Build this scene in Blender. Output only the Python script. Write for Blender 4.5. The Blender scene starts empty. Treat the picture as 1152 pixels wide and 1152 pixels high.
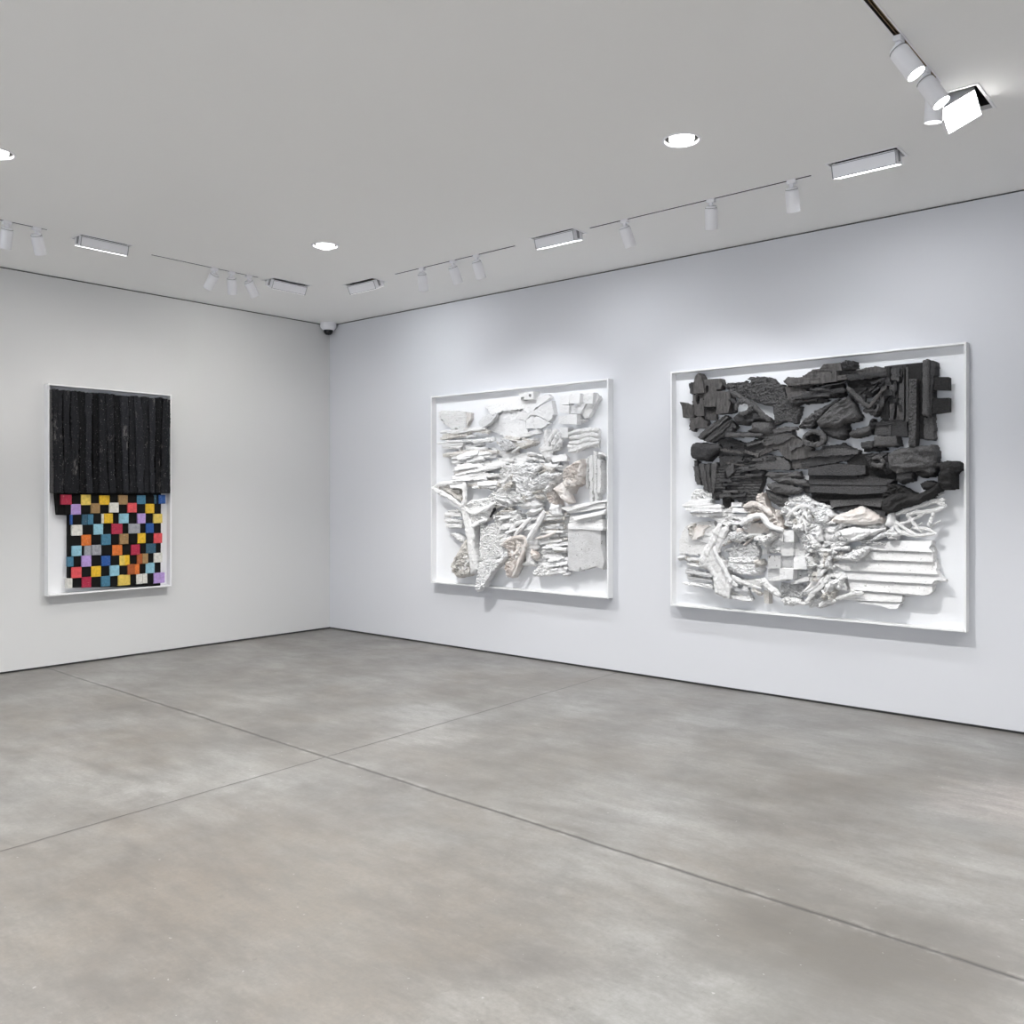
import bpy, bmesh, math, random
import numpy as np
from mathutils import Vector, Matrix

random.seed(7)
C = bpy.context.scene.collection
H = 3.65                                   # ceiling height
# ---------------------------------------------------------------- camera model
HC, F, PX, PY = 1.6, 1011.8, 576.0, 557.5
ANG = math.atan(1180.7 / F)
W2 = (-math.cos(ANG), math.sin(ANG)); R2 = (math.sin(ANG), math.cos(ANG))
_D = F * HC / 149.5; _X = (371 - 576) / F * _D
CAM = (-(_D * W2[0] + _X * R2[0]), -(_D * W2[1] + _X * R2[1]), HC)
def ray(px, py):
    a = (px - PX) / F; b = (PY - py) / F
    return (W2[0] + a * R2[0], W2[1] + a * R2[1], b)
def at_ceiling(px, py, z=H):
    d = ray(px, py); t = (z - HC) / d[2]
    return (CAM[0] + t * d[0], CAM[1] + t * d[1])
def on_right(px, py, dist):                # wall y=0 -> (x, z) on the plane y=-dist
    d = ray(px, py); t = (-dist - CAM[1]) / d[1]
    return (CAM[0] + t * d[0], HC + t * d[2])
def on_left(px, py, dist):                 # wall x=0 -> (y, z) on the plane x=dist
    d = ray(px, py); t = (dist - CAM[0]) / d[0]
    return (CAM[1] + t * d[1], HC + t * d[2])

# ---------------------------------------------------------------- materials
def srgb(r, g, b):
    f = lambda c: (c / 255 / 12.92) if c / 255 <= 0.04045 else ((c / 255 + 0.055) / 1.055) ** 2.4
    return (f(r), f(g), f(b), 1)
class NT:
    def __init__(self, name):
        self.m = bpy.data.materials.new(name); self.m.use_nodes = True
        self.t = self.m.node_tree; self.n = self.t.nodes; self.l = self.t.links
        self.b = self.n['Principled BSDF']
    def node(self, kind, **kw):
        x = self.n.new(kind)
        for k, v in kw.items(): setattr(x, k, v)
        return x
    def set(self, node, sock, v):
        s = node.inputs[sock]
        if isinstance(v, bpy.types.NodeSocket): self.l.new(v, s)
        else: s.default_value = v
    def coord(self, scale=(1, 1, 1)):
        if not hasattr(self, 'tc'): self.tc = self.node('ShaderNodeTexCoord')
        mp = self.node('ShaderNodeMapping'); self.l.new(self.tc.outputs['Object'], mp.inputs[0])
        mp.inputs['Scale'].default_value = scale
        return mp.outputs[0]
    def noise(self, scale, detail=4, rough=.5, co=None, dist=0):
        x = self.node('ShaderNodeTexNoise')
        self.l.new(co if co is not None else self.coord(), x.inputs['Vector'])
        x.inputs['Scale'].default_value = scale; x.inputs['Detail'].default_value = detail
        x.inputs['Roughness'].default_value = rough; x.inputs['Distortion'].default_value = dist
        return x.outputs['Fac']
    def ramp(self, fac, stops):
        x = self.node('ShaderNodeValToRGB'); self.l.new(fac, x.inputs[0])
        e = x.color_ramp.elements
        e[0].position, e[0].color = stops[0]; e[1].position, e[1].color = stops[-1]
        for p, c in stops[1:-1]:
            k = e.new(p); k.color = c
        return x.outputs[0]
    def mix(self, fac, a, b, mode='MIX'):
        x = self.node('ShaderNodeMix', data_type='RGBA', blend_type=mode)
        self.set(x, 0, fac); self.set(x, 6, a); self.set(x, 7, b)
        return x.outputs[2]
    def math(self, op, a, b=0.0, clamp=False):
        x = self.node('ShaderNodeMath', operation=op, use_clamp=clamp)
        self.set(x, 0, a); self.set(x, 1, b)
        return x.outputs[0]
    def bump(self, h, strength, dist=.01):
        x = self.node('ShaderNodeBump'); self.l.new(h, x.inputs['Height'])
        x.inputs['Strength'].default_value = strength; x.inputs['Distance'].default_value = dist
        self.l.new(x.outputs[0], self.b.inputs['Normal'])
g4 = lambda v: (v, v, v, 1)
M = {}
def plain(key, col, rough=.6, metal=0, spec=.5, var=.03, sc=6, bump=0):
    k = NT(key); c2 = tuple(max(0, x * (1 - var)) for x in col[:3]) + (1,)
    k.set(k.b, 'Base Color', k.mix(k.noise(sc), col, c2))
    k.b.inputs['Roughness'].default_value = rough; k.b.inputs['Metallic'].default_value = metal
    k.b.inputs['Specular IOR Level'].default_value = spec
    if bump: k.bump(k.noise(220, 3), bump, .002)
    M[key] = k.m
plain('wall_paint', (.67, .68, .712, 1), .75, spec=.25, var=.015, sc=1.5, bump=.05)
plain('wall_paint_left', (.665, .667, .664, 1), .75, spec=.25, var=.015, sc=1.5, bump=.05)
plain('ceiling_paint', (.90, .90, .895, 1), .85, spec=.15, var=.012, sc=.8)
plain('reveal_dark', (.07, .07, .07, 1), .8)
plain('cavity_dark', (.035, .03, .028, 1), .7)
plain('frame_white', (.84, .845, .85, 1), .45, spec=.4, var=.01)
plain('panel_white', (.85, .86, .88, 1), .8, spec=.2, var=.01)
plain('lamp_white', (.90, .90, .93, 1), .3, spec=.5, var=.01)
plain('lamp_grey', (.30, .30, .31, 1), .4)
plain('lamp_black', (.02, .02, .02, 1), .4)
plain('copper', (.30, .20, .11, 1), .5, metal=.3, var=.5, sc=30)
plain('dome_black', (.008, .008, .01, 1), .08)
def emit(key, col, s):
    k = NT(key); k.b.inputs['Base Color'].default_value = (.8, .8, .8, 1)
    k.b.inputs['Emission Color'].default_value = col; k.b.inputs['Emission Strength'].default_value = s
    M[key] = k.m
emit('glow', (1, .985, .96, 1), 14)
emit('glow_bulb', (1, .985, .96, 1), 3.2)
emit('glow_dim', (.97, .98, 1, 1), 1.1)
emit('glow_soft', (1, .98, .95, 1), 4)
emit('glow_cool', (.97, .98, 1, 1), 5)

def make_plaster(key, base, tint, tint_amt, speck=.5, grey=0.0):
    k = NT(key)
    c = k.mix(k.ramp(k.noise(9, 4, .6), [(.42, g4(0)), (.68, g4(1))]), base, tint)
    c = k.mix(tint_amt, base, c)
    sp = k.ramp(k.noise(50, 2, .5), [(.665, g4(0)), (.705, g4(1))])
    ar = k.ramp(k.noise(7, 2), [(.40, g4(0)), (.54, g4(1))])
    c = k.mix(k.math('MULTIPLY', k.math('MULTIPLY', sp, ar), speck), c, (.09, .085, .08, 1))
    k.set(k.b, 'Base Color', c); k.b.inputs['Roughness'].default_value = .8
    k.b.inputs['Specular IOR Level'].default_value = .25
    h = k.math('ADD', k.noise(60, 5, .65), k.math('MULTIPLY', k.noise(220, 3, .6), .5))
    k.bump(h, .8, .009)
    M[key] = k.m
make_plaster('plaster', (.83, .829, .824, 1), (.755, .748, .74, 1), .6)
make_plaster('plaster_bright', (.86, .86, .86, 1), (.80, .80, .80, 1), .4, .25)
make_plaster('plaster_pink', (.80, .765, .735, 1), (.66, .58, .53, 1), .8, .35)
make_plaster('plaster_grey', (.66, .66, .665, 1), (.56, .56, .56, 1), .7, .9)
make_plaster('plaster_dirty', (.74, .72, .69, 1), (.50, .47, .43, 1), .8, .9)

def make_char(key, a, b, grain=(1, 1, 1), fine=120, bs=.8):
    k = NT(key)
    c = k.mix(k.ramp(k.noise(14, 5, .6), [(.35, g4(0)), (.7, g4(1))]), a, b)
    gr = k.noise(fine, 3, .6, k.coord(grain))
    c = k.mix(k.ramp(gr, [(.35, g4(0)), (.75, g4(1))]), c, tuple(x * 1.7 for x in b[:3]) + (1,))
    k.set(k.b, 'Base Color', c); k.b.inputs['Roughness'].default_value = .72
    k.b.inputs['Specular IOR Level'].default_value = .35
    k.bump(k.math('ADD', k.noise(45, 5, .65), gr), bs, .011)
    M[key] = k.m
make_char('char', (.030, .030, .031, 1), (.046, .045, .046, 1))
make_char('char_grey', (.055, .054, .055, 1), (.088, .086, .086, 1))
make_char('char_dark', (.010, .010, .010, 1), (.022, .021, .021, 1))
make_char('char_warm', (.053, .050, .049, 1), (.080, .076, .074, 1), (1, 1, .25), 60)

def make_slat(key, m):
    k = NT(key)
    c = k.mix(k.noise(26, 4, .6, k.coord((1, 1, .2))), (.006 * m, .0065 * m, .008 * m, 1), (.020 * m, .021 * m, .025 * m, 1))
    sp = k.ramp(k.noise(95, 1, .5), [(.70, g4(0)), (.75, g4(1))])
    c = k.mix(k.math('MULTIPLY', sp, .45), c, (.45, .45, .45, 1))
    wr = k.ramp(k.noise(13, 4, .75, k.coord((1, 1, .35))), [(.60, g4(0)), (.66, g4(1))])
    c = k.mix(k.math('MULTIPLY', wr, .5), c, (.20, .19, .185, 1))
    k.set(k.b, 'Base Color', c); k.b.inputs['Roughness'].default_value = .85
    k.b.inputs['Specular IOR Level'].default_value = .25
    k.bump(k.noise(110, 4, .7), .9, .006); M[key] = k.m
make_slat('burnt_fibre', 1)
make_slat('burnt_fibre_pale', 1.55)
make_slat('burnt_fibre_dark', .55)
plain('board_black', (.006, .006, .006, 1), .8, spec=.2, var=.4, sc=30, bump=.3)
plain('board_side', (.035, .035, .038, 1), .8, var=.4, sc=30)
def make_tile(key, col):
    k = NT(key)
    dark = tuple(x * .72 for x in col[:3]) + (1,)
    c = k.mix(k.ramp(k.noise(38, 4, .65), [(.35, g4(0)), (.65, g4(1))]), col, dark)
    w = k.ramp(k.noise(95, 3, .6), [(.64, g4(0)), (.70, g4(1))])
    c = k.mix(k.math('MULTIPLY', w, .45), c, (.7, .68, .62, 1))
    k.set(k.b, 'Base Color', c); k.b.inputs['Roughness'].default_value = .6
    k.bump(k.noise(90, 4, .6), .5, .004); M[key] = k.m
TC = dict(red=(176, 34, 66), crimson=(180, 34, 70), coral=(232, 84, 90), yellow=(236, 190, 38), paleyellow=(232, 202, 96),
          tan=(160, 128, 84), teal=(66, 124, 152), darkteal=(44, 86, 108), blue=(30, 84, 158), lightblue=(146, 196, 214),
          lavender=(184, 154, 216), white=(226, 224, 216), grey=(160, 162, 168), orange=(224, 118, 44), brown=(170, 86, 36))
for n_, c_ in TC.items(): make_tile('tile_' + n_, srgb(*c_))

def make_floor():
    k = NT('concrete')
    sep = k.node('ShaderNodeSeparateXYZ'); k.l.new(k.coord(), sep.inputs[0])
    X, Y = sep.outputs[0], sep.outputs[1]
    G0, G1 = g4(0), g4(1)
    c = k.mix(k.ramp(k.noise(.55, 6, .62, dist=.5), [(.36, G0), (.64, G1)]), (.170, .166, .154, 1), (.245, .244, .236, 1))
    warm = k.ramp(k.noise(.75, 8, .62, k.coord((1.1, .8, 1)), dist=.35), [(.40, G0), (.66, G1)])
    c = k.mix(k.math('MULTIPLY', warm, .85), c, (.165, .146, .124, 1))
    pink = k.ramp(k.noise(1.1, 8, .65, k.coord((1, 1, 5)), dist=.3), [(.50, G0), (.72, G1)])
    c = k.mix(k.math('MULTIPLY', pink, .55), c, (.235, .208, .192, 1))
    lt = k.ramp(k.noise(1.1, 9, .66, k.coord((.8, 1.3, 3)), dist=.3), [(.44, G0), (.74, G1)])
    c = k.mix(k.math('MULTIPLY', lt, .6), c, (.345, .348, .338, 1))
    dk = k.ramp(k.noise(1.1, 10, .70, k.coord((1, 1, 9)), dist=.25), [(.46, G0), (.72, G1)])
    c = k.mix(k.math('MULTIPLY', dk, .82), c, (.085, .083, .078, 1))
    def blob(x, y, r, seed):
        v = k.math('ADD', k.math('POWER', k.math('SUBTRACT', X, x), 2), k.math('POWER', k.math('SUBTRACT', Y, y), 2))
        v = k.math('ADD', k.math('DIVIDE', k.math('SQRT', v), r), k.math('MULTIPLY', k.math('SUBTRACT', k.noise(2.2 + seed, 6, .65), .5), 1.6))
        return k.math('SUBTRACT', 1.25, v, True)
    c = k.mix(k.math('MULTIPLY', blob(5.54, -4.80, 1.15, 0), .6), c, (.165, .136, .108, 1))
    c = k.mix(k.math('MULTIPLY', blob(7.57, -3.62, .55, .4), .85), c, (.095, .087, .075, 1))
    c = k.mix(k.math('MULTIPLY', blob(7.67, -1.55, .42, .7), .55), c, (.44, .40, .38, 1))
    streak = k.ramp(k.noise(6, 8, .72, k.coord((.5, 1.4, 2))), [(.42, G0), (.74, G1)])
    c = k.mix(k.math('MULTIPLY', streak, .72), c, (.105, .100, .094, 1))
    mp = k.coord((9, 1.0, 1)); mp.node.inputs['Rotation'].default_value = (0, 0, .9)
    scr = k.ramp(k.noise(9, 6, .7, mp), [(.60, G0), (.74, G1)])
    c = k.mix(k.math('MULTIPLY', scr, .45), c, (.09, .087, .083, 1))
    mp2 = k.coord((1.0, 12, 1)); mp2.node.inputs['Rotation'].default_value = (0, 0, .35)
    scr2 = k.ramp(k.noise(8, 6, .7, mp2), [(.62, G0), (.76, G1)])
    c = k.mix(k.math('MULTIPLY', scr2, .30), c, (.42, .41, .40, 1))
    fine = k.noise(48, 5, .72)
    c = k.mix(k.math('MULTIPLY', k.ramp(fine, [(.34, G0), (.72, G1)]), .45), c, (.115, .11, .103, 1))
    chips = k.ramp(k.noise(42, 1, .4), [(.775, g4(0)), (.80, g4(1))])
    c = k.mix(k.math('MULTIPLY', chips, .3), c, (.55, .55, .53, 1))
    pits = k.ramp(k.noise(19, 3, .6), [(.66, g4(0)), (.72, g4(1))])
    c = k.mix(k.math('MULTIPLY', pits, .30), c, (.09, .085, .08, 1))
    # saw-cut joints: one along the right wall direction, one across
    wob = k.math('MULTIPLY', k.math('SUBTRACT', k.noise(1.4, 3), .5), .035)
    wob2 = k.math('MULTIPLY', k.math('SUBTRACT', k.noise(14, 3), .5), .012)
    ly = k.math('ADD', Y, k.math('MULTIPLY', X, .0212))
    d1 = k.math('ABSOLUTE', k.math('ADD', k.math('ADD', k.math('ADD', ly, 3.268), wob), wob2))
    lx = k.math('ADD', X, k.math('MULTIPLY', Y, .0355))
    d2 = k.math('ABSOLUTE', k.math('ADD', k.math('ADD', lx, -4.15), k.math('MULTIPLY', wob, .5)))
    j1 = k.math('SUBTRACT', 1.0, k.math('DIVIDE', d1, .018), True)
    j2 = k.math('SUBTRACT', 1.0, k.math('DIVIDE', d2, .011), True)
    halo = k.math('SUBTRACT', 1.0, k.math('DIVIDE', d1, .055), True)
    hl = k.math('MULTIPLY', k.math('MULTIPLY', halo, k.ramp(k.noise(5, 4, .7), [(.5, g4(0)), (.65, g4(1))])), .4)
    c = k.mix(hl, c, (.46, .45, .43, 1))
    c = k.mix(k.math('MULTIPLY', k.math('MAXIMUM', j1, j2), 1.0), c, (.05, .047, .044, 1))
    k.set(k.b, 'Base Color', c)
    rg = k.ramp(k.noise(2.4, 5, .6), [(.3, g4(.32)), (.7, g4(.44))])
    k.l.new(rg, k.b.inputs['Roughness']); k.b.inputs['Specular IOR Level'].default_value = .5
    hgt = k.math('SUBTRACT', k.math('MULTIPLY', k.noise(30, 5, .65), .25), k.math('MAXIMUM', j1, j2))
    k.bump(hgt, .25, .006)
    M['concrete'] = k.m
make_floor()

# ---------------------------------------------------------------- mesh helpers
def meta(o, label=None, cat=None, group=None, kind=None):
    if label: o['label'] = label
    if cat: o['category'] = cat
    if group: o['group'] = group
    if kind: o['kind'] = kind
    return o
def empty(name, loc, **kw):
    o = bpy.data.objects.new(name, None); C.objects.link(o); o.location = loc
    o.empty_display_size = .05
    return meta(o, **kw)
def link(name, me, mat, parent=None):
    o = bpy.data.objects.new(name, me); C.objects.link(o)
    if mat: me.materials.append(M[mat] if isinstance(mat, str) else mat)
    if parent: o.parent = parent
    return o
def from_bm(name, bm, mat, parent=None, smooth=False):
    me = bpy.data.meshes.new(name); bmesh.ops.recalc_face_normals(bm, faces=bm.faces); bm.to_mesh(me); bm.free()
    if smooth:
        for p in me.polygons: p.use_smooth = True
        me.set_sharp_from_angle(angle=math.radians(40))
    return link(name, me, mat, parent)
def box(bm, x0, y0, z0, x1, y1, z1, bev=0, mat=None):
    r = bmesh.ops.create_cube(bm, size=1)
    vs = r['verts']
    bmesh.ops.scale(bm, vec=(x1 - x0, y1 - y0, z1 - z0), verts=vs)
    bmesh.ops.translate(bm, vec=((x0 + x1) / 2, (y0 + y1) / 2, (z0 + z1) / 2), verts=vs)
    if bev:
        es = list({e for v in vs for e in v.link_edges})
        r = bmesh.ops.bevel(bm, geom=es, offset=bev, segments=2, affect='EDGES', profile=.5)
        vs = r['verts']
    if mat is not None: bmesh.ops.transform(bm, matrix=mat, verts=list(vs))
    return vs
def lathe(bm, prof, seg=28, mat=None, close=True):
    rings = []
    for r, z in prof:
        if r < 1e-6: rings.append([bm.verts.new((0, 0, z))])
        else: rings.append([bm.verts.new((r * math.cos(2 * math.pi * i / seg), r * math.sin(2 * math.pi * i / seg), z)) for i in range(seg)])
    for a, b in zip(rings, rings[1:]):
        for i in range(seg):
            j = (i + 1) % seg
            if len(a) == 1 and len(b) == 1: continue
            if len(a) == 1: bm.faces.new((a[0], b[i], b[j]))
            elif len(b) == 1: bm.faces.new((a[i], a[j], b[0]))
            else: bm.faces.new((a[i], a[j], b[j], b[i]))
    vs = [v for r in rings for v in r]
    if mat is not None: bmesh.ops.transform(bm, matrix=mat, verts=vs)
    return vs

# ---------------------------------------------------------------- 2D noise
_rs = np.random.RandomState(11); _perm = _rs.permutation(512); _grad = _rs.rand(512) * 2 * np.pi
def noise2(x, y, seed=0):
    x = x + seed * 17.31; y = y + seed * 9.77
    xi = np.floor(x).astype(int); yi = np.floor(y).astype(int); xf = x - xi; yf = y - yi
    def gr(ix, iy, dx, dy):
        h = _perm[(_perm[ix & 511] + iy) & 511]; a = _grad[h]
        return np.cos(a) * dx + np.sin(a) * dy
    u = xf * xf * (3 - 2 * xf); v = yf * yf * (3 - 2 * yf)
    a = gr(xi, yi, xf, yf) * (1 - u) + gr(xi + 1, yi, xf - 1, yf) * u
    b = gr(xi, yi + 1, xf, yf - 1) * (1 - u) + gr(xi + 1, yi + 1, xf - 1, yf - 1) * u
    return (a * (1 - v) + b * v) * 1.5
def fbm(x, y, seed=0, o=4, ridge=False):
    s = 0; a = 1; t = 0
    for i in range(o):
        n = noise2(x * 2 ** i, y * 2 ** i, seed + i * 3)
        if ridge: n = 1 - 2 * np.abs(n)
        s = s + a * n; t += a; a *= .5
    return s / t

# ---------------------------------------------------------------- artworks
VIEW = dict(A=(750, 380, 6.4), B=(920, 380, 6.4), C=(750, 540, 6.4), D=(920, 540, 6.4), K=(740, 370, 3.1135),
            E=(480, 420, 8.858), F=(580, 420, 8.858), G=(480, 540, 8.229), H=(580, 540, 8.229),
            S=(40, 420, 6.982), T=(40, 545, 6.982), P=(0, 0, 1))
class Art:
    """a framed wall relief; pieces are traced, put at their own distance from the wall and given thickness"""
    def __init__(self, side, u0, u1, z0, z1, **kw):
        self.side = side; self.off = .014; self.seed = 0
        self.u0, self.u1, self.z0, self.z1 = u0, u1, z0, z1
        loc = ((u0 + u1) / 2, 0, z0) if side == 'right' else (0, (u0 + u1) / 2, z0)
        self.loc = loc; self.root = empty('framed_relief', loc, **kw)
    def W(self, u, d, z):                   # wall coords -> local to the root
        x, y = (u, -d) if self.side == 'right' else (d, u)
        return (x - self.loc[0], y - self.loc[1], z - self.loc[2])
    def un(self, view, x, y, h):
        ox, oy, s = VIEW[view]; f = on_right if self.side == 'right' else on_left
        return f(ox + x / s, oy + y / s, self.off + h)
    def bx(self, name, u0, d0, z0, u1, d1, z1, mat, bev=0, parent=None):
        bm = bmesh.new(); a = self.W(u0, d0, z0); b = self.W(u1, d1, z1)
        box(bm, min(a[0], b[0]), min(a[1], b[1]), min(a[2], b[2]), max(a[0], b[0]), max(a[1], b[1]), max(a[2], b[2]), bev)
        return from_bm(name, bm, mat, parent or self.root)
    def frame(self, depth=.085, w=.014):
        u0, u1, z0, z1 = self.u0, self.u1, self.z0, self.z1
        bm = bmesh.new()
        for (a, b, c, d) in ((u0, z0, u1, z0 + w), (u0, z1 - w, u1, z1), (u0, z0 + w, u0 + w, z1 - w), (u1 - w, z0 + w, u1, z1 - w)):
            p = self.W(a, .002, b); q = self.W(c, depth, d)
            box(bm, min(p[0], q[0]), min(p[1], q[1]), p[2], max(p[0], q[0]), max(p[1], q[1]), q[2], .0012)
        from_bm('frame', bm, 'frame_white', self.root)
        self.bx('backing_panel', u0 + w, .003, z0 + w, u1 - w, self.off, z1 - w, 'panel_white')
    def piece(self, view, pts, h=.05, style='flat', mat='plaster', name=None, t=None, g=.0055, amp=None, per=.05,
              ang=0, holes=(), tilt=(0, 0), ragged=.006, R=None, label=None):
        self.seed += 1; sd = self.seed
        if isinstance(pts, str): pts = [tuple(float(q) for q in p.split(',')) for p in pts.split()]
        P = np.array([self.un(view, x, y, h) for x, y in pts])
        mn, mx = P.min(0), P.max(0); size = mx - mn
        if size.min() < .03: g = min(g, .004)
        g = max(g, math.sqrt(size[0] * size[1] / 15000))
        nx = int(size[0] / g) + 3; ny = int(size[1] / g) + 3
        U = mn[0] - g + np.arange(nx + 1) * g; Z = mn[1] - g + np.arange(ny + 1) * g
        uu, zz = np.meshgrid(U, Z, indexing='ij')
        def inside(x, y):
            ins = np.zeros(x.shape, bool); n = len(P)
            for i in range(n):
                x1, y1 = P[i]; x2, y2 = P[(i + 1) % n]
                if y1 == y2: continue
                c = ((y1 > y) != (y2 > y)) & (x < (x2 - x1) * (y - y1) / (y2 - y1) + x1)
                ins ^= c
            return ins
        def near(x, y):
            best = np.full(x.shape, 1e9); bx_ = x.copy(); by_ = y.copy(); n = len(P)
            for i in range(n):
                a = P[i]; b = P[(i + 1) % n]; d = b - a; L = max(1e-9, d @ d)
                tt = np.clip(((x - a[0]) * d[0] + (y - a[1]) * d[1]) / L, 0, 1)
                qx = a[0] + tt * d[0]; qy = a[1] + tt * d[1]; dd = np.hypot(x - qx, y - qy)
                m = dd < best; best = np.where(m, dd, best); bx_ = np.where(m, qx, bx_); by_ = np.where(m, qy, by_)
            return best, bx_, by_
        cu = (uu[:-1, :-1] + uu[1:, 1:]) / 2; cz = (zz[:-1, :-1] + zz[1:, 1:]) / 2
        ju = ragged * 2 * fbm(cu / .03, cz / .03, sd); jz = ragged * 2 * fbm(cu / .03, cz / .03, sd + 5)
        keep = inside(cu + ju, cz + jz)
        hs = []
        for (hx, hy, rx, ry) in holes:
            c0 = self.un(view, hx, hy, h); c1 = self.un(view, hx + rx, hy + ry, h)
            hs.append((c0[0], c0[1], abs(c1[0] - c0[0]), abs(c1[1] - c0[1])))
        for (a, b, rx, ry) in hs:
            keep &= (((cu - a) / rx) ** 2 + ((cz - b) / ry) ** 2) * (1 + .6 * fbm(cu / .02, cz / .02, sd)) > 1
        if not keep.any(): return None
        dist, qx, qz = near(uu, zz); ins = inside(uu, zz); dist = np.where(ins, dist, 0)
        # rotated coords
        ca, sa = math.cos(math.radians(ang)), math.sin(math.radians(ang))
        a_ = uu * ca + zz * sa; b_ = -uu * sa + zz * ca
        A = amp; top = np.full(uu.shape, h) + tilt[0] * (uu - (mn[0] + mx[0]) / 2) + tilt[1] * (zz - (mn[1] + mx[1]) / 2)
        def dome(R_):
            q = np.clip(dist / R_, 0, 1); return -R_ * .8 * (1 - np.sqrt(1 - (1 - q) ** 2))
        if style == 'flat': top = top + (A or .004) * fbm(uu / .05, zz / .05, sd) + .0018 * noise2(uu / .011, zz / .011, sd)
        elif style == 'rough': top = top + (A or .012) * (fbm(uu / .026, zz / .026, sd, 3, True) + .5 * noise2(uu / .012, zz / .012, sd)) + dome(.012)
        elif style == 'pillow':
            Rr = R or min(.05, size.min() * .45); A = .012 if A is None else A
            wp = .03 * fbm(uu / .12, zz / .12, sd)
            fold = fbm((a_ + wp) / (per * 3.2), (b_ + 1.6 * wp) / (per * .8), sd, 3, True)
            top = top + dome(Rr) + A * 1.9 * fold * np.clip(dist / .015, 0, 1) + .007 * fbm(uu / .025, zz / .025, sd)
        elif style == 'corr':
            wp = .012 * fbm(uu / .2, zz / .2, sd, 2)
            q = (b_ + wp) / per; fr = q - np.floor(q); top = top + (A or .03) * (fr - .5) + .003 * fbm(uu / .03, zz / .03, sd)
        elif style == 'crumple':
            wx = .02 * fbm(uu / .05, zz / .05, sd + 9); top = top + (A or .045) * (1.1 * fbm((uu + wx) / (per * .8), (zz - wx) / (per * .5), sd, 5, True) + .25 * noise2(uu / .016, zz / .012, sd)) * np.clip(dist / .02 + .25, 0, 1) + dome(.015)
        elif style == 'grain':
            top = top + (A or .012) * fbm(a_ / .25, b_ / per, sd, 3, True) + dome(.006)
        elif style == 'brick':
            row = np.floor(b_ / .022); fr = b_ / .022 - row; off = (row % 2) * .5 + .3 * noise2(row * 7.7, row * 0.0 + .5, sd)
            fc = a_ / .07 + off; fc = fc - np.floor(fc)
            top = top - (A or .014) * ((fr < .28) | (fc < .1)) + .004 * fbm(uu / .03, zz / .03, sd) + .01 * noise2(row * 1.7, np.floor(a_ / .07 + off) * 2.3, sd)
        top = np.maximum(top, .004)
        # vertex usage & boundary snapping
        used = np.zeros(uu.shape, bool)
        used[:-1, :-1] |= keep; used[1:, :-1] |= keep; used[:-1, 1:] |= keep; used[1:, 1:] |= keep
        full = np.ones(uu.shape, bool); kp = np.zeros((nx + 2, ny + 2), bool); kp[1:-1, 1:-1] = keep[:nx, :ny]
        allk = kp[:-1, :-1] & kp[1:, :-1] & kp[:-1, 1:] & kp[1:, 1:]
        bd = used & ~allk
        if ragged < .003:
            d0, _, _ = near(uu, zz); sn = bd & (d0 < g * 1.2); uu = np.where(sn, qx, uu); zz = np.where(sn, qz, zz)
        else:
            uu = np.where(bd, uu + g * .45 * noise2(uu * 301, zz * 301, sd), uu); zz = np.where(bd, zz + g * .45 * noise2(uu * 307, zz * 299, sd + 2), zz)
        base = 0.0 if t is None else max(0.0, h - t)
        idx = -np.ones(uu.shape, int); idx[used] = np.arange(used.sum())
        V = [self.W(u, self.off + d, z) for u, d, z in zip(uu[used], top[used], zz[used])]
        flip = self.side != 'right'
        faces = []; smooth = []
        ci, cj = np.nonzero(keep)
        soft = style not in ('crumple', 'rough')
        for i, j in zip(ci, cj):
            faces.append((idx[i, j], idx[i + 1, j], idx[i + 1, j + 1], idx[i, j + 1])); smooth.append(soft)
        nV = len(V); bi = {}
        def bot(i, j, k):
            key = (i, j, k)
            if key not in bi:
                bi[key] = len(V); V.append(self.W(uu[i, j], self.off + (top[i, j] if k else min(base, top[i, j] - .003)), zz[i, j]))
            return bi[key]
        for i, j in zip(ci, cj):
            for (di, dj, p, q) in ((0, -1, (i, j), (i + 1, j)), (1, 0, (i + 1, j), (i + 1, j + 1)), (0, 1, (i + 1, j + 1), (i, j + 1)), (-1, 0, (i, j + 1), (i, j))):
                a, b = i + di, j + dj
                if 0 <= a < keep.shape[0] and 0 <= b < keep.shape[1] and keep[a, b]: continue
                faces.append((bot(*p, 1), bot(*p, 0), bot(*q, 0), bot(*q, 1))); smooth.append(False)
        if base > 0:
            for i, j in zip(ci, cj):
                faces.append((bot(i, j, 0), bot(i, j + 1, 0), bot(i + 1, j + 1, 0), bot(i + 1, j, 0))); smooth.append(False)
        me = bpy.data.meshes.new(name or 'fragment')
        me.from_pydata(V, [], [tuple(int(x) for x in f) for f in faces])
        me.polygons.foreach_set('use_smooth', smooth); me.update()
        o = link(name or 'fragment', me, mat, self.root)
        if label: o['label'] = label
        return o
    def tube(self, view, pts, h=.08, r=3, mat='plaster', name='branch', seg=7, rough=.45, flat=.8):
        """pts in view pixels, r in photograph pixels"""
        self.seed += 1; rnd = random.Random(self.seed)
        if isinstance(pts, str): pts = [tuple(float(q) for q in p.split(',')) for p in pts.split()]
        pp = []
        for k, p in enumerate(pts):
            hh = p[2] if len(p) > 2 else h
            u, z = self.un(view, p[0], p[1], hh); pp.append(Vector((u, hh, z)))
        sc = .0068 if self.side == 'right' and pp[0].x > 4.3 else .0098
        # catmull-rom
        q = [pp[0]] + pp + [pp[-1]]; path = []
        for i in range(1, len(q) - 2):
            for s in range(5):
                t = s / 5; a, b, c, d = q[i - 1], q[i], q[i + 1], q[i + 2]
                path.append(.5 * ((2 * b) + (c - a) * t + (2 * a - 5 * b + 4 * c - d) * t * t + (3 * b - a - 3 * c + d) * t ** 3))
        path.append(pp[-1]); n = len(path); bm = bmesh.new(); rings = []
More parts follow.
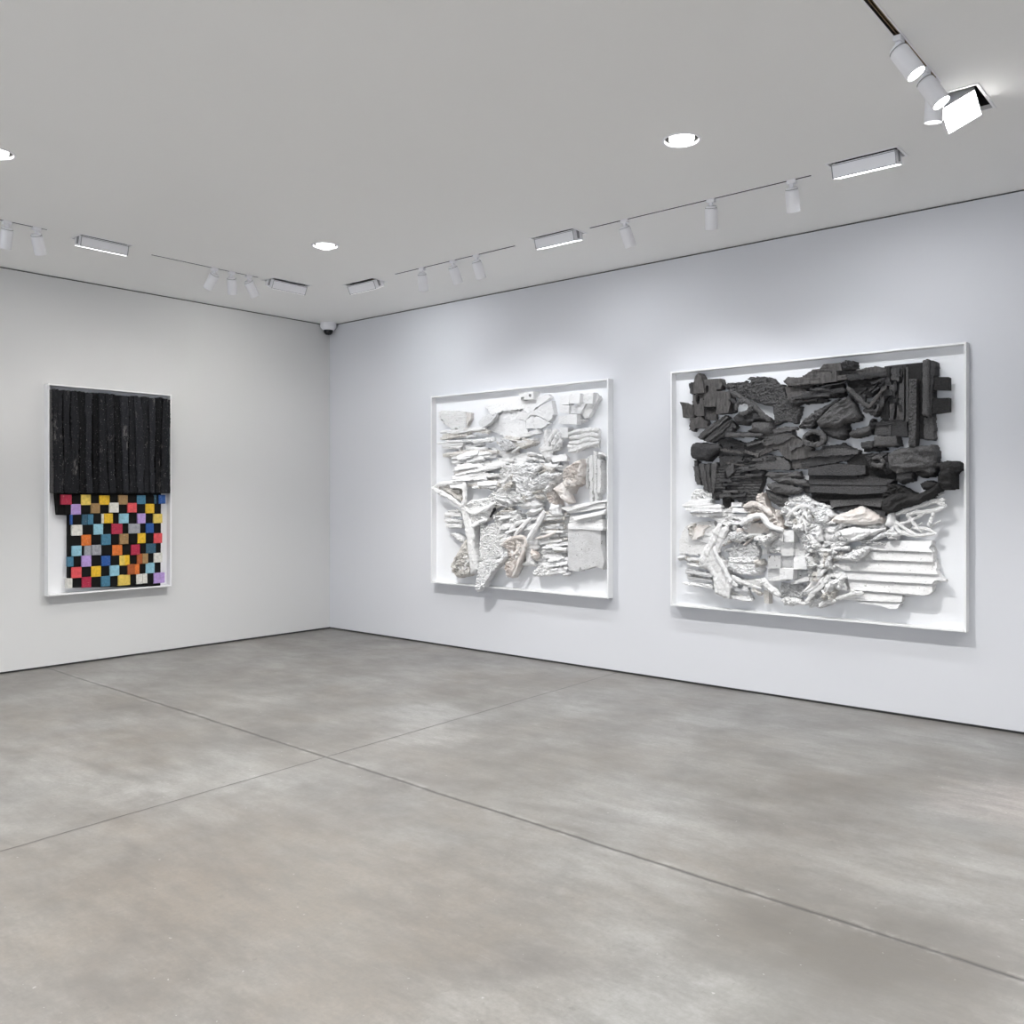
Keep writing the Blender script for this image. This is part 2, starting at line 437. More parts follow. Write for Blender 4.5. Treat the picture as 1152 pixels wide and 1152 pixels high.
        for i, p in enumerate(path):
            T = (path[min(i + 1, n - 1)] - path[max(i - 1, 0)]).normalized()
            N = T.cross(Vector((0, 1, 0))); N = N.normalized() if N.length > .1 else Vector((1, 0, 0)); B = T.cross(N).normalized()
            e = min(i, n - 1 - i) / max(1, n - 1); rad = r * sc * (.55 + .45 * min(1, e * 5)) * (1 + rough * (rnd.random() - .5))
            ring = []
            for s in range(seg):
                a = 2 * math.pi * s / seg; k = 1 + rough * (rnd.random() - .5)
                v = p + N * math.cos(a) * rad * k + B * math.sin(a) * rad * k * flat
                v.y = max(v.y, .002)
                ring.append(bm.verts.new(self.W(v.x, self.off + v.y, v.z)))
            rings.append(ring)
        for a, b in zip(rings, rings[1:]):
            for s in range(seg): bm.faces.new((a[s], a[(s + 1) % seg], b[(s + 1) % seg], b[s]))
        bm.faces.new(rings[0]); bm.faces.new(rings[-1])
        o = from_bm(name, bm, mat, self.root, False); return o
    def strips(self, view, region, n, ang=0, ln=(20, 50), wd=(3, 7), h=(.03, .09), mats=('plaster',), name='plaster_strip', style='grain', t=.03, jit=8):
        """scatter individual torn strips inside a traced region; sizes in photo pixels"""
        self.seed += 1; rnd = random.Random(self.seed * 13 + 1)
        R = [tuple(float(q) for q in p.split(',')) for p in region.split()]
        xs = [p[0] for p in R]; ys = [p[1] for p in R]; s = VIEW[view][2]
        def ins(x, y):
            c = False
            for i in range(len(R)):
                x1, y1 = R[i]; x2, y2 = R[(i + 1) % len(R)]
                if (y1 > y) != (y2 > y) and x < (x2 - x1) * (y - y1) / (y2 - y1) + x1: c = not c
            return c
        k = 0; tries = 0
        while k < n and tries < 4000:
            tries += 1
            # even rows
            y = min(ys) + (max(ys) - min(ys)) * ((k + .5) / n if n > 3 else rnd.random()) + rnd.uniform(-1, 1) * (max(ys) - min(ys)) * .08
            x = rnd.uniform(min(xs), max(xs))
            L = rnd.uniform(*ln) * s / 2; w = rnd.uniform(*wd) * s / 2; a = math.radians(ang + rnd.uniform(-jit, jit))
            ex, ey = math.cos(a) * L, -math.sin(a) * L
            if not (ins(x, y) and ins(x + ex * .85, y + ey * .85) and ins(x - ex * .85, y - ey * .85)): continue
            nx_, ny_ = math.sin(a), math.cos(a); P = []
            m = 5
            for i in range(m + 1):
                f = -1 + 2 * i / m; ww = w * rnd.uniform(.6, 1.15); P.append((x + ex * f + nx_ * ww, y + ey * f + ny_ * ww))
            for i in range(m, -1, -1):
                f = -1 + 2 * i / m; ww = w * rnd.uniform(.6, 1.15); P.append((x + ex * f - nx_ * ww, y + ey * f - ny_ * ww))
            self.piece(view, P, rnd.uniform(*h), style, rnd.choice(mats), name, t=t, g=.006, ang=ang, per=.02, tilt=(rnd.uniform(-.08, .08), rnd.uniform(-.5, .2)), ragged=.003)
            k += 1
    def twigs(self, view, region, n, ln=(15, 35), r=(1.2, 2.6), h=(.06, .12), mats=('plaster',), name='plaster_twig', bend=.4):
        self.seed += 1; rnd = random.Random(self.seed * 7 + 3)
        R = [tuple(float(q) for q in p.split(',')) for p in region.split()]
        xs = [p[0] for p in R]; ys = [p[1] for p in R]; s = VIEW[view][2]
        def ins(x, y):
            c = False
            for i in range(len(R)):
                x1, y1 = R[i]; x2, y2 = R[(i + 1) % len(R)]
                if (y1 > y) != (y2 > y) and x < (x2 - x1) * (y - y1) / (y2 - y1) + x1: c = not c
            return c
        k = 0; tries = 0
        while k < n and tries < 4000:
            tries += 1
            x = rnd.uniform(min(xs), max(xs)); y = rnd.uniform(min(ys), max(ys)); a = rnd.uniform(0, 2 * math.pi); L = rnd.uniform(*ln) * s
            pts = [(x, y, rnd.uniform(*h))]; ok = ins(x, y)
            for i in range(3):
                a += rnd.uniform(-bend, bend) * 1.6; x += math.cos(a) * L / 3; y += math.sin(a) * L / 3; ok = ok and ins(x, y)
                pts.append((x, y, rnd.uniform(*h)))
            if not ok: continue
            self.tube(view, pts, r=rnd.uniform(*r), mat=rnd.choice(mats), name=name, seg=5, rough=.8, flat=.55); k += 1
EXPOSURE = 0.5

# ================================================================ the artworks
def edge_fix(o): return o
# front-face corners traced in the photograph, put on the plane 8.5 cm from the wall
def span(side, l, r, top, bot):
    f = on_right if side == 'right' else on_left
    a = f(l[0], l[1], .085); b = f(r[0], r[1], .085)
    return a[0], b[0]
# ---- left wall: black slats over coloured checkers
u0, u1 = span('left', (54.0, 500), (193.0, 500), 0, 0)
a1 = Art('left', u0, u1, .672, 2.632, label='white box frame holding black vertical slats above multicoloured checkered blocks', cat='artwork')
a1.frame()
a1.piece('S', '113,126 140,126 160,940 119,940', .075, 'flat', 'char_grey', 'side_board', ragged=.002, g=.01)
a1.piece('S', '130,130 1050,206 1056,936 130,936', .05, 'flat', 'board_black', 'black_backboard', ragged=.001, g=.02)
top = [(115, 124), (145, 126), (215, 132), (278, 134), (282, 140), (390, 148), (462, 158), (470, 160), (560, 166), (610, 168), (660, 178), (740, 184), (800, 188), (895, 194), (940, 197), (1000, 200), (1055, 203)]
xt = [112, 216, 279, 331, 390, 447, 498, 548, 612, 662, 728, 772, 832, 892, 942, 1002, 1057]
xb = [118, 226, 286, 346, 402, 456, 502, 582, 637, 690, 737, 802, 852, 902, 942, 987, 1062]
hh = [.110, .094, .106, .084, .104, .070, .098, .110, .080, .102, .086, .106, .092, .112, .078, .098]
sm_ = ['', '', '', '_dark', '_pale', '_dark', '', '', '_dark', '_pale', '', '_pale', '', '_pale', '_dark', '']
rnd = random.Random(3)
for i in range(16):
    x0, x1, X0, X1 = xt[i], xt[i + 1] - 9, xb[i], xb[i + 1] - 9
    if i == 0: x0 += 28; X0 += 38
    ty = lambda x: 124 + (x - 115) * .0845 + rnd.uniform(-5, 5)
    m1, m2 = rnd.uniform(-15, 12), rnd.uniform(-15, 12)
    p = [(x0, ty(x0)), (x1 + 5, ty(x1)), (x1 + (X1 - x1) * .35 + m1 + 5, 400), (x1 + (X1 - x1) * .7 + m2 + 5, 680), (X1 + 5, 942), (X0, 942 - rnd.uniform(0, 5)), (x0 + (X0 - x0) * .7, 680), (x0 + (X0 - x0) * .35, 400)]
    a1.piece('S', p, hh[i], 'grain', 'burnt_fibre' + sm_[i], 'charred_slat', g=.0085, amp=.012, per=.02, ang=90, ragged=.003, t=.2, tilt=(rnd.uniform(-.1, .1), 0))
# backboard of the lower half, with its stepped left side
d_ = .052
a1.piece('T', '158,60 985,60 985,420 980,800 262,812 262,243 174,240', d_, 'flat', 'board_black', 'black_backboard', ragged=.0, g=.012, t=.2)
rows = [
 [(203, 80, 285, 158, 'red'), (358, 82, 437, 163, 'paleyellow'), (503, 84, 582, 160, 'yellow'), (655, 84, 725, 158, 'tan'), (798, 84, 865, 153, 'teal'), (935, 84, 951, 153, 'darkteal'), (970, 82, 1019, 153, 'blue')],
 [(280, 155, 357, 235, 'lavender'), (437, 150, 508, 224, 'tan'), (583, 146, 655, 222, 'white'), (726, 147, 797, 222, 'coral'), (866, 152, 935, 225, 'yellow')],
 [(274, 240, 292, 315, 'blue'), (364, 236, 410, 315, 'darkteal'), (412, 235, 455, 313, 'teal'), (520, 232, 537, 305, 'white'), (538, 230, 607, 305, 'yellow'), (660, 228, 732, 304, 'lightblue'), (802, 230, 864, 304, 'lavender'), (930, 232, 996, 304, 'paleyellow')],
 [(285, 320, 370, 403, 'white'), (455, 313, 533, 393, 'lightblue'), (598, 308, 682, 386, 'crimson'), (735, 308, 822, 384, 'grey'), (868, 307, 932, 383, 'blue')],
 [(363, 398, 438, 479, 'orange'), (520, 392, 593, 472, 'teal'), (663, 390, 732, 468, 'tan'), (803, 385, 866, 461, 'yellow'), (930, 383, 996, 458, 'coral')],
 [(287, 482, 363, 563, 'lightblue'), (385, 480, 440, 558, 'grey'), (444, 478, 518, 556, 'grey'), (605, 478, 682, 553, 'orange'), (752, 473, 823, 550, 'crimson'), (868, 466, 945, 540, 'darkteal')],
 [(260, 570, 300, 645, 'teal'), (363, 562, 438, 643, 'lavender'), (520, 562, 590, 637, 'blue'), (662, 558, 700, 635, 'paleyellow'), (698, 556, 740, 633, 'yellow'), (800, 548, 842, 622, 'brown'), (842, 546, 885, 622, 'tan'), (930, 540, 997, 611, 'white')],
 [(285, 650, 362, 732, 'coral'), (438, 643, 515, 724, 'yellow'), (584, 638, 660, 714, 'lightblue'), (725, 630, 780, 707, 'brown'), (782, 628, 816, 703, 'orange'), (866, 617, 935, 695, 'lightblue')],
 [(248, 740, 291, 814, 'white'), (364, 730, 438, 806, 'crimson'), (518, 722, 585, 797, 'teal'), (652, 714, 698, 792, 'paleyellow'), (700, 712, 746, 788, 'paleyellow'), (795, 704, 840, 779, 'white'), (843, 700, 879, 774, 'white'), (930, 697, 1016, 772, 'lavender')]]
for r, row in enumerate(rows):
    for (x0, y0, x1, y1, c) in row:
        h = .070 + rnd.uniform(-.006, .012); j = lambda: rnd.uniform(-2, 2)
        P = [a1.un('T', x0 + j(), y0 + j(), h), a1.un('T', x1 + j(), y1 + j(), h)]
        bm = bmesh.new(); p = a1.W(P[0][0], a1.off + .02, P[1][1]); q = a1.W(P[1][0], a1.off + h, P[0][1])
        box(bm, p[0], p[1], p[2], q[0], q[1], q[2], .0035)
        for v in bm.verts:
            if v.co.x > q[0] - .004: v.co.x += rnd.uniform(-.0015, .0015) + (v.co.y - p[1]) * 0
            v.co.y += rnd.uniform(-.0008, .0008); v.co.z += rnd.uniform(-.0008, .0008)
        o = from_bm('coloured_block', bm, 'tile_' + c, a1.root); o['label'] = c.replace('pale', 'pale ').replace('light', 'light ').replace('dark', 'dark ') + ' square block'
    prev = 262 if r > 1 else (205 if r == 0 else 232)
    for k, (x0, y0, x1, y1, c) in enumerate(row + [(984, row[-1][1], 984, row[-1][3], '')]):
        if x0 - prev > 34:
            h = .058 + rnd.uniform(-.004, .008)
            P = [a1.un('T', prev + 1, y0 + 2, h), a1.un('T', x0 - 1, y1 - 2 if y1 > y0 else y0 + 70, h)]
            p = a1.W(P[0][0], a1.off + .02, P[1][1]); q = a1.W(P[1][0], a1.off + h, P[0][1])
            bm = bmesh.new(); box(bm, p[0], p[1], p[2], q[0], q[1], q[2], .002); from_bm('black_block', bm, 'board_black', a1.root)
        prev = x1

# ---- right wall, nearer the corner: all-white relief
u0, u1 = span('right', (484.7, 500), (684.1, 500), 0, 0)
a2 = Art('right', u0, u1, .672, 2.655, label='white box frame with an all-white relief of plaster fragments, sticks and boxes', cat='artwork')
a2.frame()
PL, PB, PP, PG, PD = 'plaster', 'plaster_bright', 'plaster_pink', 'plaster_grey', 'plaster_dirty'
p = a2.piece
p('E', '115,380 230,372 300,378 385,380 390,540 330,580 250,560 160,490 118,450', .06, 'brick', PL, 'plaster_panel', amp=.006, holes=[(150, 470, 12, 10), (295, 555, 18, 14)])
p('E', '385,392 442,395 438,455 400,530 388,530', .045, 'flat', PD, 'plaster_panel')
p('E', '500,490 525,440 570,412 625,402 695,402 700,425 655,495 600,530 540,545', .095, 'flat', PG, 'plaster_leaf', t=.03, tilt=(.2, -.4), amp=.006)
p('E', '570,330 700,298 905,248 985,275 990,345 870,368 760,372 680,420 640,400 600,350', .055, 'flat', PL, 'plaster_plate', tilt=(0, -.25))
p('E', '620,540 700,430 780,375 900,372 1000,385 1005,600 900,650 800,650 720,600 660,580', .035, 'flat', PB, 'plaster_plate', amp=.006)
p('E', '905,380 1060,330 1060,400 985,470 900,450', .05, 'flat', PL, 'plaster_plate', tilt=(.1, -.1))
p('E', '915,200 950,192 1063,178 1066,258 930,262', .095, 'flat', PL, 'plaster_block', holes=[(1030, 222, 14, 16), (955, 245, 18, 12)], ragged=.002)
p('F', '110,270 320,208 350,238 250,310 130,405 60,345', .055, 'flat', PB, 'plaster_plate', amp=.006, tilt=(0, -.1))
p('F', '128,412 250,322 356,272 382,400 335,482 230,420', .062, 'flat', PB, 'plaster_plate', amp=.006)
p('F', '105,455 150,432 240,428 342,490 250,552 110,548', .055, 'flat', PB, 'plaster_plate', amp=.006)
p('F', '-70,480 95,475 105,560 20,620 -70,640', .04, 'flat', PB, 'plaster_plate')
p('F', '-90,640 100,590 230,560 240,600 120,625 -80,665', .06, 'grain', PL, 'plaster_strip', per=.015)
# cubes top right
for q, hh_ in (('540,200 640,200 640,300 540,300', .115), ('440,222 540,215 535,312 442,310', .07), ('702,185 775,190 768,302 705,292', .11), ('640,192 705,205 702,300 642,300', .06),
               ('440,310 530,320 530,402 448,390', .085), ('515,410 607,405 607,512 520,505', .12), ('430,428 515,420 515,505 428,500', .07), ('540,322 620,318 622,400 540,400', .05), ('615,300 700,302 645,400 615,400', .085)):
    p('F', q, hh_, 'flat', PB, 'plaster_block', ragged=.0015, tilt=(random.uniform(-.1, .1), random.uniform(-.1, .1)), t=.08 if hh_ > .1 else None)
p('F', '645,395 700,302 790,200 830,240 740,420 700,452', .06, 'flat', PL, 'plaster_panel')
p('F', '610,430 650,450 720,470 640,490 612,480', .05, 'crumple', PL, 'plaster_fragment')
a2.strips('E', '130,545 640,540 680,700 560,760 120,740', 12, 3, (18, 42), (2.5, 4.5), (.05, .10), (PL, PB, PD), jit=5)
for q, hh_, m_ in (('130,640 400,600 405,622 135,665', .09, PD), ('190,672 575,652 578,672 200,690', .10, PB), ('150,705 340,688 372,700 340,752 160,745', .09, PL), ('585,645 665,636 668,678 600,685', .08, PB), ('370,545 560,548 625,575 600,598 370,572', .09, PD), ('365,695 580,700 520,745 430,740', .02, PG)):  # the last, low grey piece paints a shadow between the strips
    p('E', q, hh_, 'grain', m_, 'plaster_strip', per=.02, t=.035)
p('E', '735,640 790,655 850,690 882,742 770,782 718,720', .10, 'crumple', PG, 'plaster_rock', amp=.03, per=.05)
for q, hh_, m_ in (('900,680 1063,640 1066,665 905,702', .09, PL), ('905,705 1063,668 1066,700 930,745', .10, PD), ('700,850 840,830 1063,828 1063,900 880,930 700,960', .045, PL), ('640,740 760,780 900,800 1063,790 1063,830 800,850 690,800', .035, PB)):
    p('E', q, hh_, 'grain', m_, 'plaster_strip', per=.03)
a2.strips('E', '170,775 480,760 700,780 860,850 700,960 720,1140 380,1140 230,1080 240,920 180,870', 40, 6, (16, 44), (3, 6), (.05, .13), (PL, PL, PB, PD), name='plaster_slab', jit=6)
for q in ('280,830 600,775 620,800 330,868', '265,935 545,895 560,925 300,972', '250,1020 480,990 500,1015 280,1058', '500,1080 700,1068 702,1112 520,1128', '230,1090 380,1080 385,1150 240,1140'):
    p('E', q, .125, 'grain', PB, 'plaster_plank', per=.02, t=.04, tilt=(0, -.5))
# upper middle: bone, ribs, shelves, strips
p('F', '268,560 300,548 332,700 352,850 300,885 240,790 220,742 265,700', .10, 'pillow', PL, 'plaster_bone', per=.1, amp=.006)
for q in ('330,700 360,630 420,560', '365,735 400,650 445,590', '395,745 430,700 462,655', '345,660 380,600 400,560'):
    a2.tube('F', q, .10, 2.3, PL, 'plaster_rib')
p('F', '440,540 522,538 522,640 440,642', .09, 'flat', PB, 'plaster_block', ragged=.0015)
p('F', '370,640 440,640 430,760 360,790 330,745', .05, 'crumple', PL, 'plaster_fragment')
for q in ('530,602 650,575 765,565 832,560', '540,642 640,635 740,612 832,620', '535,695 640,690 700,665 830,668', '520,728 600,738 730,712 832,690', '528,772 610,765 700,722'):
    a2.tube('F', q, .085, 2.4, PL, 'plaster_tube', rough=.35)
p('F', '530,560 830,555 832,740 700,730 525,760', .03, 'crumple', PL, 'plaster_panel', amp=.02)
p('F', '345,815 495,803 520,870 380,885', .08, 'flat', PL, 'plaster_shelf', tilt=(0, -.6), t=.04)
p('F', '350,900 500,888 480,965 350,965', .05, 'flat', PL, 'plaster_panel', holes=[(450, 905, 30, 12)])
for q, hh_ in (('688,850 722,845 728,1152 700,1150', .06), ('730,830 768,820 770,1152 735,1150', .085), ('775,770 812,790 812,1200 778,1190', .07), ('815,850 852,860 845,1180 818,1210', .095), ('735,1150 770,1150 768,1330 745,1310', .08), ('790,1195 820,1200 815,1330 795,1310', .07)):
    p('F', q, hh_, 'grain', PL, 'plaster_slat', ang=90, per=.02, holes=[(745, 1100, 7, 30)])
p('F', '812,785 870,790 898,832 850,828 820,850', .09, 'pillow', PL, 'plaster_fragment')
# centre crumples
p('F', '-110,905 30,880 150,888 230,950 300,930 400,975 465,1000 420,1110 330,1250 180,1330 40,1300 -60,1240 -160,1150 -150,1010', .06, 'crumple', PL, 'crumpled_plaster', amp=.06, per=.10)
p('F', '-60,925 60,890 170,905 235,985 150,1040 110,1180 40,1210 10,1100 -90,1050', .11, 'crumple', PB, 'crumpled_plaster', amp=.05, per=.07, t=.06)
p('F', '180,1060 300,980 400,1010 330,1100 240,1160 170,1140', .12, 'crumple', PB, 'crumpled_plaster', amp=.05, per=.07, t=.06)
p('F', '480,960 520,925 600,880 660,850 665,900 672,1000 640,1100 560,1140 530,1200 480,1100', .12, 'crumple', PP, 'crumpled_plaster', amp=.05, per=.06)
p('H', '335,80 420,15 455,50 502,205 470,225 420,180 370,130', .16, 'pillow', PP, 'folded_plaster', per=.09, amp=.014, t=.09)
p('H', '310,200 395,240 410,330 350,345 300,310', .14, 'pillow', PB, 'folded_plaster', per=.09, t=.08)
p('H', '300,60 360,120 400,240 320,220 290,150', .10, 'crumple', PP, 'crumpled_plaster', amp=.04, per=.06)
p('H', '5,240 80,190 170,165 235,230 180,272 60,270', .12, 'pillow', PB, 'folded_plaster', per=.06, t=.07)
p('H', '65,315 150,255 245,270 160,330', .11, 'pillow', PL, 'folded_plaster', per=.07, t=.06)
p('H', '-40,330 40,310 60,360 0,420 -60,400', .08, 'crumple', PL, 'crumpled_plaster')
p('H', '-200,90 -60,40 0,60 30,150 -40,250 -180,220', .07, 'crumple', PL, 'crumpled_plaster', amp=.05, per=.07)
p('G', '605,80 720,85 720,215 640,210 610,150', .08, 'flat', PB, 'plaster_block', ragged=.002)
a2.twigs('F', '-110,905 150,888 400,975 465,1000 330,1250 40,1300 -150,1150', 8, (10, 24), (1.0, 2.0), (.08, .14), (PL, PB), 'plaster_twig')
a2.strips('F', '-110,905 150,888 400,975 465,1000 330,1250 40,1300 -150,1150', 26, 20, (8, 20), (2.5, 6), (.09, .15), (PL, PB, PB, PD), name='plaster_shard', style='crumple', t=.03, jit=60)
a2.twigs('F', '480,960 660,860 672,1000 620,1120 500,1150', 9, (9, 18), (1.2, 2.4), (.11, .16), (PP,), 'plaster_twig')
# left wing and boat
a2.tube('G', '55,72 120,115 220,165 320,245', .14, 2.6, PL, 'plaster_stick')
a2.tube('G', '60,66 140,38 240,28 345,20', .12, 2.4, PL, 'plaster_stick')
a2.tube('G', '345,15 352,110 350,200 322,245', .13, 2.8, PL, 'plaster_stick')
for q in ('140,78 230,95 310,110', '150,80 250,130 320,190', '200,55 300,60 345,60', '230,100 270,160 330,150', '120,70 200,60 260,40'):
    a2.tube('G', q, .09, 1.8, PD, 'plaster_stick')
p('G', '90,68 330,35 335,220 210,140', .04, 'crumple', PD, 'plaster_panel', amp=.04)
p('G', '345,240 400,190 520,172 632,150 642,212 560,370 440,432 375,415', .09, 'crumple', PL, 'plaster_hull', amp=.035, per=.16)
a2.tube('G', '345,245 385,290 440,310 540,270 638,212', .13, 1.8, PL, 'plaster_rim')
a2.tube('G', '345,245 370,385 430,428 500,385 562,372', .12, 1.7, PL, 'plaster_rim')
a2.tube('G', '640,215 625,270 585,340', .07, 2.0, 'char', 'dark_edge')
for q in ('165,305 310,300 320,338 165,342', '160,358 325,370 325,396 160,388', '175,405 325,408 325,446 180,445', '195,285 260,270 300,290 290,300 200,300'):
    p('G', q, .09, 'grain', PL, 'plaster_slat', per=.02, t=.04)
p('G', '215,500 270,488 330,520 375,575 320,582 275,540', .06, 'crumple', PL, 'plaster_fragment')
p('G', '315,250 360,245 385,330 430,460 425,560 465,830 440,860 400,882 385,700 350,490', .13, 'pillow', PL, 'plaster_trunk', per=.12, amp=.01, ang=100, R=.03, t=.1)
a2.tube('G', '395,430 425,490 440,550', .12, 2.0, PL, 'plaster_stick')
a2.tube('G', '375,560 330,650 285,700', .08, 2.8, PD, 'plaster_stick')
p('G', '285,690 380,600 395,690 420,850 380,890 300,905 250,850 240,780', .09, 'crumple', PD, 'plaster_nest', amp=.06, per=.035)
a2.twigs('G', '250,700 390,690 420,860 300,905 240,800', 12, (7, 14), (.9, 1.5), (.10, .15), (PD, PL), 'plaster_twig', 1.0)
p('G', '505,410 560,430 610,400 660,470 690,560 740,640 700,700 600,740 490,750 500,560', .07, 'rough', PL, 'rough_plaster', amp=.024, ragged=.01, holes=[(590, 645, 9, 14)])
p('G', '495,765 560,735 660,742 745,650 762,690 700,760 600,870 540,970 478,1030 450,1020 470,900 480,820', .135, 'rough', PB, 'rough_plaster', amp=.026, t=.06, ragged=.013)
a2.strips('G', '610,320 850,280 860,440 780,530 700,580 650,470', 12, 12, (11, 24), (2.5, 4), (.06, .12), (PL, PB), name='plaster_wave', jit=8)
p('G', '620,300 860,280 860,440 760,530 690,600 640,470', .03, 'crumple', PL, 'plaster_panel')
# standing figure-like lump with hollow
p('G', '690,610 790,545 890,530 912,640 900,700 850,790 800,900 755,905 725,800 770,730 760,650', .10, 'crumple', PP, 'hollow_plaster', amp=.05, per=.06, holes=[(838, 630, 17, 42)], t=.07)
p('G', '745,700 900,680 900,740 800,905 750,895 728,800', .07, 'crumple', PD, 'hollow_plaster', amp=.04)
a2.tube('G', '690,600 780,545 900,530 912,610 870,720 800,890', .14, 2.0, PP, 'plaster_rim')
a2.twigs('G', '740,560 910,540 900,700 760,880', 8, (10, 18), (1.2, 2.2), (.10, .15), (PP, PL), 'plaster_twig')
a2.tube('H', '112,560 180,450 268,290', .14, 3.2, PB, 'plaster_spike', rough=.2)
a2.tube('H', '-10,520 60,430 150,350', .11, 2.4, PL, 'plaster_stick')
a2.tube('H', '-60,480 20,400 90,380', .10, 2.0, PL, 'plaster_stick')
p('H', '65,565 215,550 205,640 140,665 150,745 182,770 178,800 55,795 50,775 90,745 80,660', .10, 'pillow', PL, 'plaster_vase', per=.15, amp=.006, R=.03)
p('H', '140,640 200,690 190,750 150,720', .12, 'crumple', PP, 'plaster_fragment', t=.05)
# right: planks and box
for q, hh_, ti in (('420,256 740,195 830,180 832,202 755,212 500,292', .10, -.5), ('480,285 755,214 828,210 828,258 620,295 490,310', .08, -.3), ('530,345 640,318 800,282 828,262 812,318 570,372', .108, -.6), ('500,330 690,310 800,320 790,370 560,400 505,395', .06, -.2), ('490,400 700,385 800,360 812,440 490,435', .08, -.3)):
    p('H', q, hh_, 'grain', PL, 'plaster_plank', per=.03, tilt=(0, ti), ragged=.002)
p('H', '482,432 620,428 815,442 800,468 590,455 485,455', .115, 'flat', PB, 'plaster_lid', ragged=.001, t=.09)
p('H', '485,452 592,456 590,745 600,800 582,848 482,832', .098, 'flat', PG, 'plaster_box', ragged=.0015, amp=.004)
p('H', '592,456 715,466 720,640 745,800 690,812 615,835 598,790 590,740', .102, 'flat', PG, 'plaster_box', ragged=.0015, tilt=(-.03, 0))
p('H', '715,466 785,468 785,600 812,755 798,832 745,800 722,640', .094, 'flat', PG, 'plaster_box', ragged=.002, tilt=(-.2, 0))
a2.strips('H', '235,300 480,310 485,680 260,700 200,560 230,420', 34, 3, (10, 26), (2.2, 4), (.06, .12), (PL, PB, PL, PD), name='plaster_chip', jit=6)
a2.strips('H', '170,690 480,690 485,850 200,880', 12, 4, (14, 28), (3, 5), (.06, .11), (PL, PB), name='plaster_chip', jit=6)
p('H', '235,300 482,300 485,840 200,800 190,700 240,560 225,420', .035, 'crumple', PL, 'plaster_panel', amp=.03)
p('H', '160,850 230,790 320,775 322,888 180,890 162,880', .09, 'rough', PL, 'rough_plaster', amp=.018)
p('H', '325,822 400,815 482,805 482,835 335,840', .10, 'grain', PB, 'plaster_strip', t=.04)
p('H', '430,880 470,860 505,862 490,885 440,892', .10, 'pillow', PL, 'plaster_fragment', t=.04)
a2.tube('H', '180,545 300,515 370,485', .13, 1.4, PP, 'plaster_stick')

a2.strips('E', '560,620 1000,640 1060,700 900,800 560,780', 7, 10, (8, 22), (1.5, 3), (.05, .08), (PL, PB, PD), name='plaster_flake', t=.02, jit=30)
a2.strips('F', '-120,640 450,640 480,960 -120,900', 22, 4, (8, 24), (2, 4), (.05, .10), (PL, PB, PD), name='plaster_flake', t=.03, jit=20)
a2.strips('G', '540,90 860,90 900,330 640,320', 14, 8, (8, 20), (2, 4.5), (.06, .12), (PL, PB, PD), name='plaster_flake', style='crumple', t=.03, jit=30)
a2.strips('G', '860,280 1060,240 1100,540 900,520', 12, 35, (8, 22), (1.5, 4), (.06, .11), (PL, PB), name='plaster_flake', style='grain', t=.03, jit=30)
# ---- right wall, nearer the camera: black over white relief
u0, u1 = span('right', (754.2, 500), (1086.9, 500), 0, 0)
a3 = Art('right', u0, u1, .660, 2.655, label='white box frame with charred black fragments above torn white plaster fragments', cat='artwork')
a3.frame()
p = a3.piece; CH, CG, CD, CW = 'char', 'char_grey', 'char_dark', 'char_warm'
# upper left: overlapping blocks
p('A', '190,335 205,278 228,250 250,282 262,330 272,398 190,402', .10, 'flat', CW, 'charred_block', ragged=.0015)
p('A', '155,330 190,320 190,405 168,400 162,350', .05, 'flat', CH, 'charred_block')
p('A', '270,300 385,292 398,335 388,368 358,372 355,496 270,496', .085, 'flat', CW, 'charred_block', holes=[(290, 368, 12, 26)], ragged=.002)
p('A', '188,408 270,408 270,562 200,562 188,500', .06, 'flat', CW, 'charred_block', holes=[(226, 448, 12, 30)])
p('A', '98,462 125,465 150,480 188,484 190,572 112,574 110,492', .075, 'flat', CW, 'charred_block', ragged=.002, tilt=(0, .2))
p('A', '358,382 455,388 462,465 442,540 358,550', .10, 'flat', CW, 'charred_block', ragged=.002)
p('A', '272,500 356,496 360,592 275,596', .035, 'flat', CW, 'charred_block')
p('A', '168,580 240,568 292,600 290,650 198,652 190,676 166,665', .06, 'flat', CW, 'charred_block')
p('A', '262,496 356,494 355,520 270,522', .05, 'flat', CD, 'charred_block')
p('A', '440,470 502,462 492,532 445,548', .05, 'flat', CH, 'charred_block')
p('A', '405,345 450,325 560,320 600,286 700,280 770,292 798,338 842,334 858,400 905,490 975,495 950,570 935,620 860,600 780,632 765,490 700,480 600,440 530,415 470,392', .055, 'rough', CG, 'crumbled_char', amp=.016,
  holes=[(590, 315, 20, 10), (730, 312, 8, 10), (712, 376, 9, 8), (850, 570, 7, 7)])
p('A', '848,350 930,355 1000,370 1032,440 912,494 872,442', .085, 'flat', CW, 'charred_panel', ragged=.002)
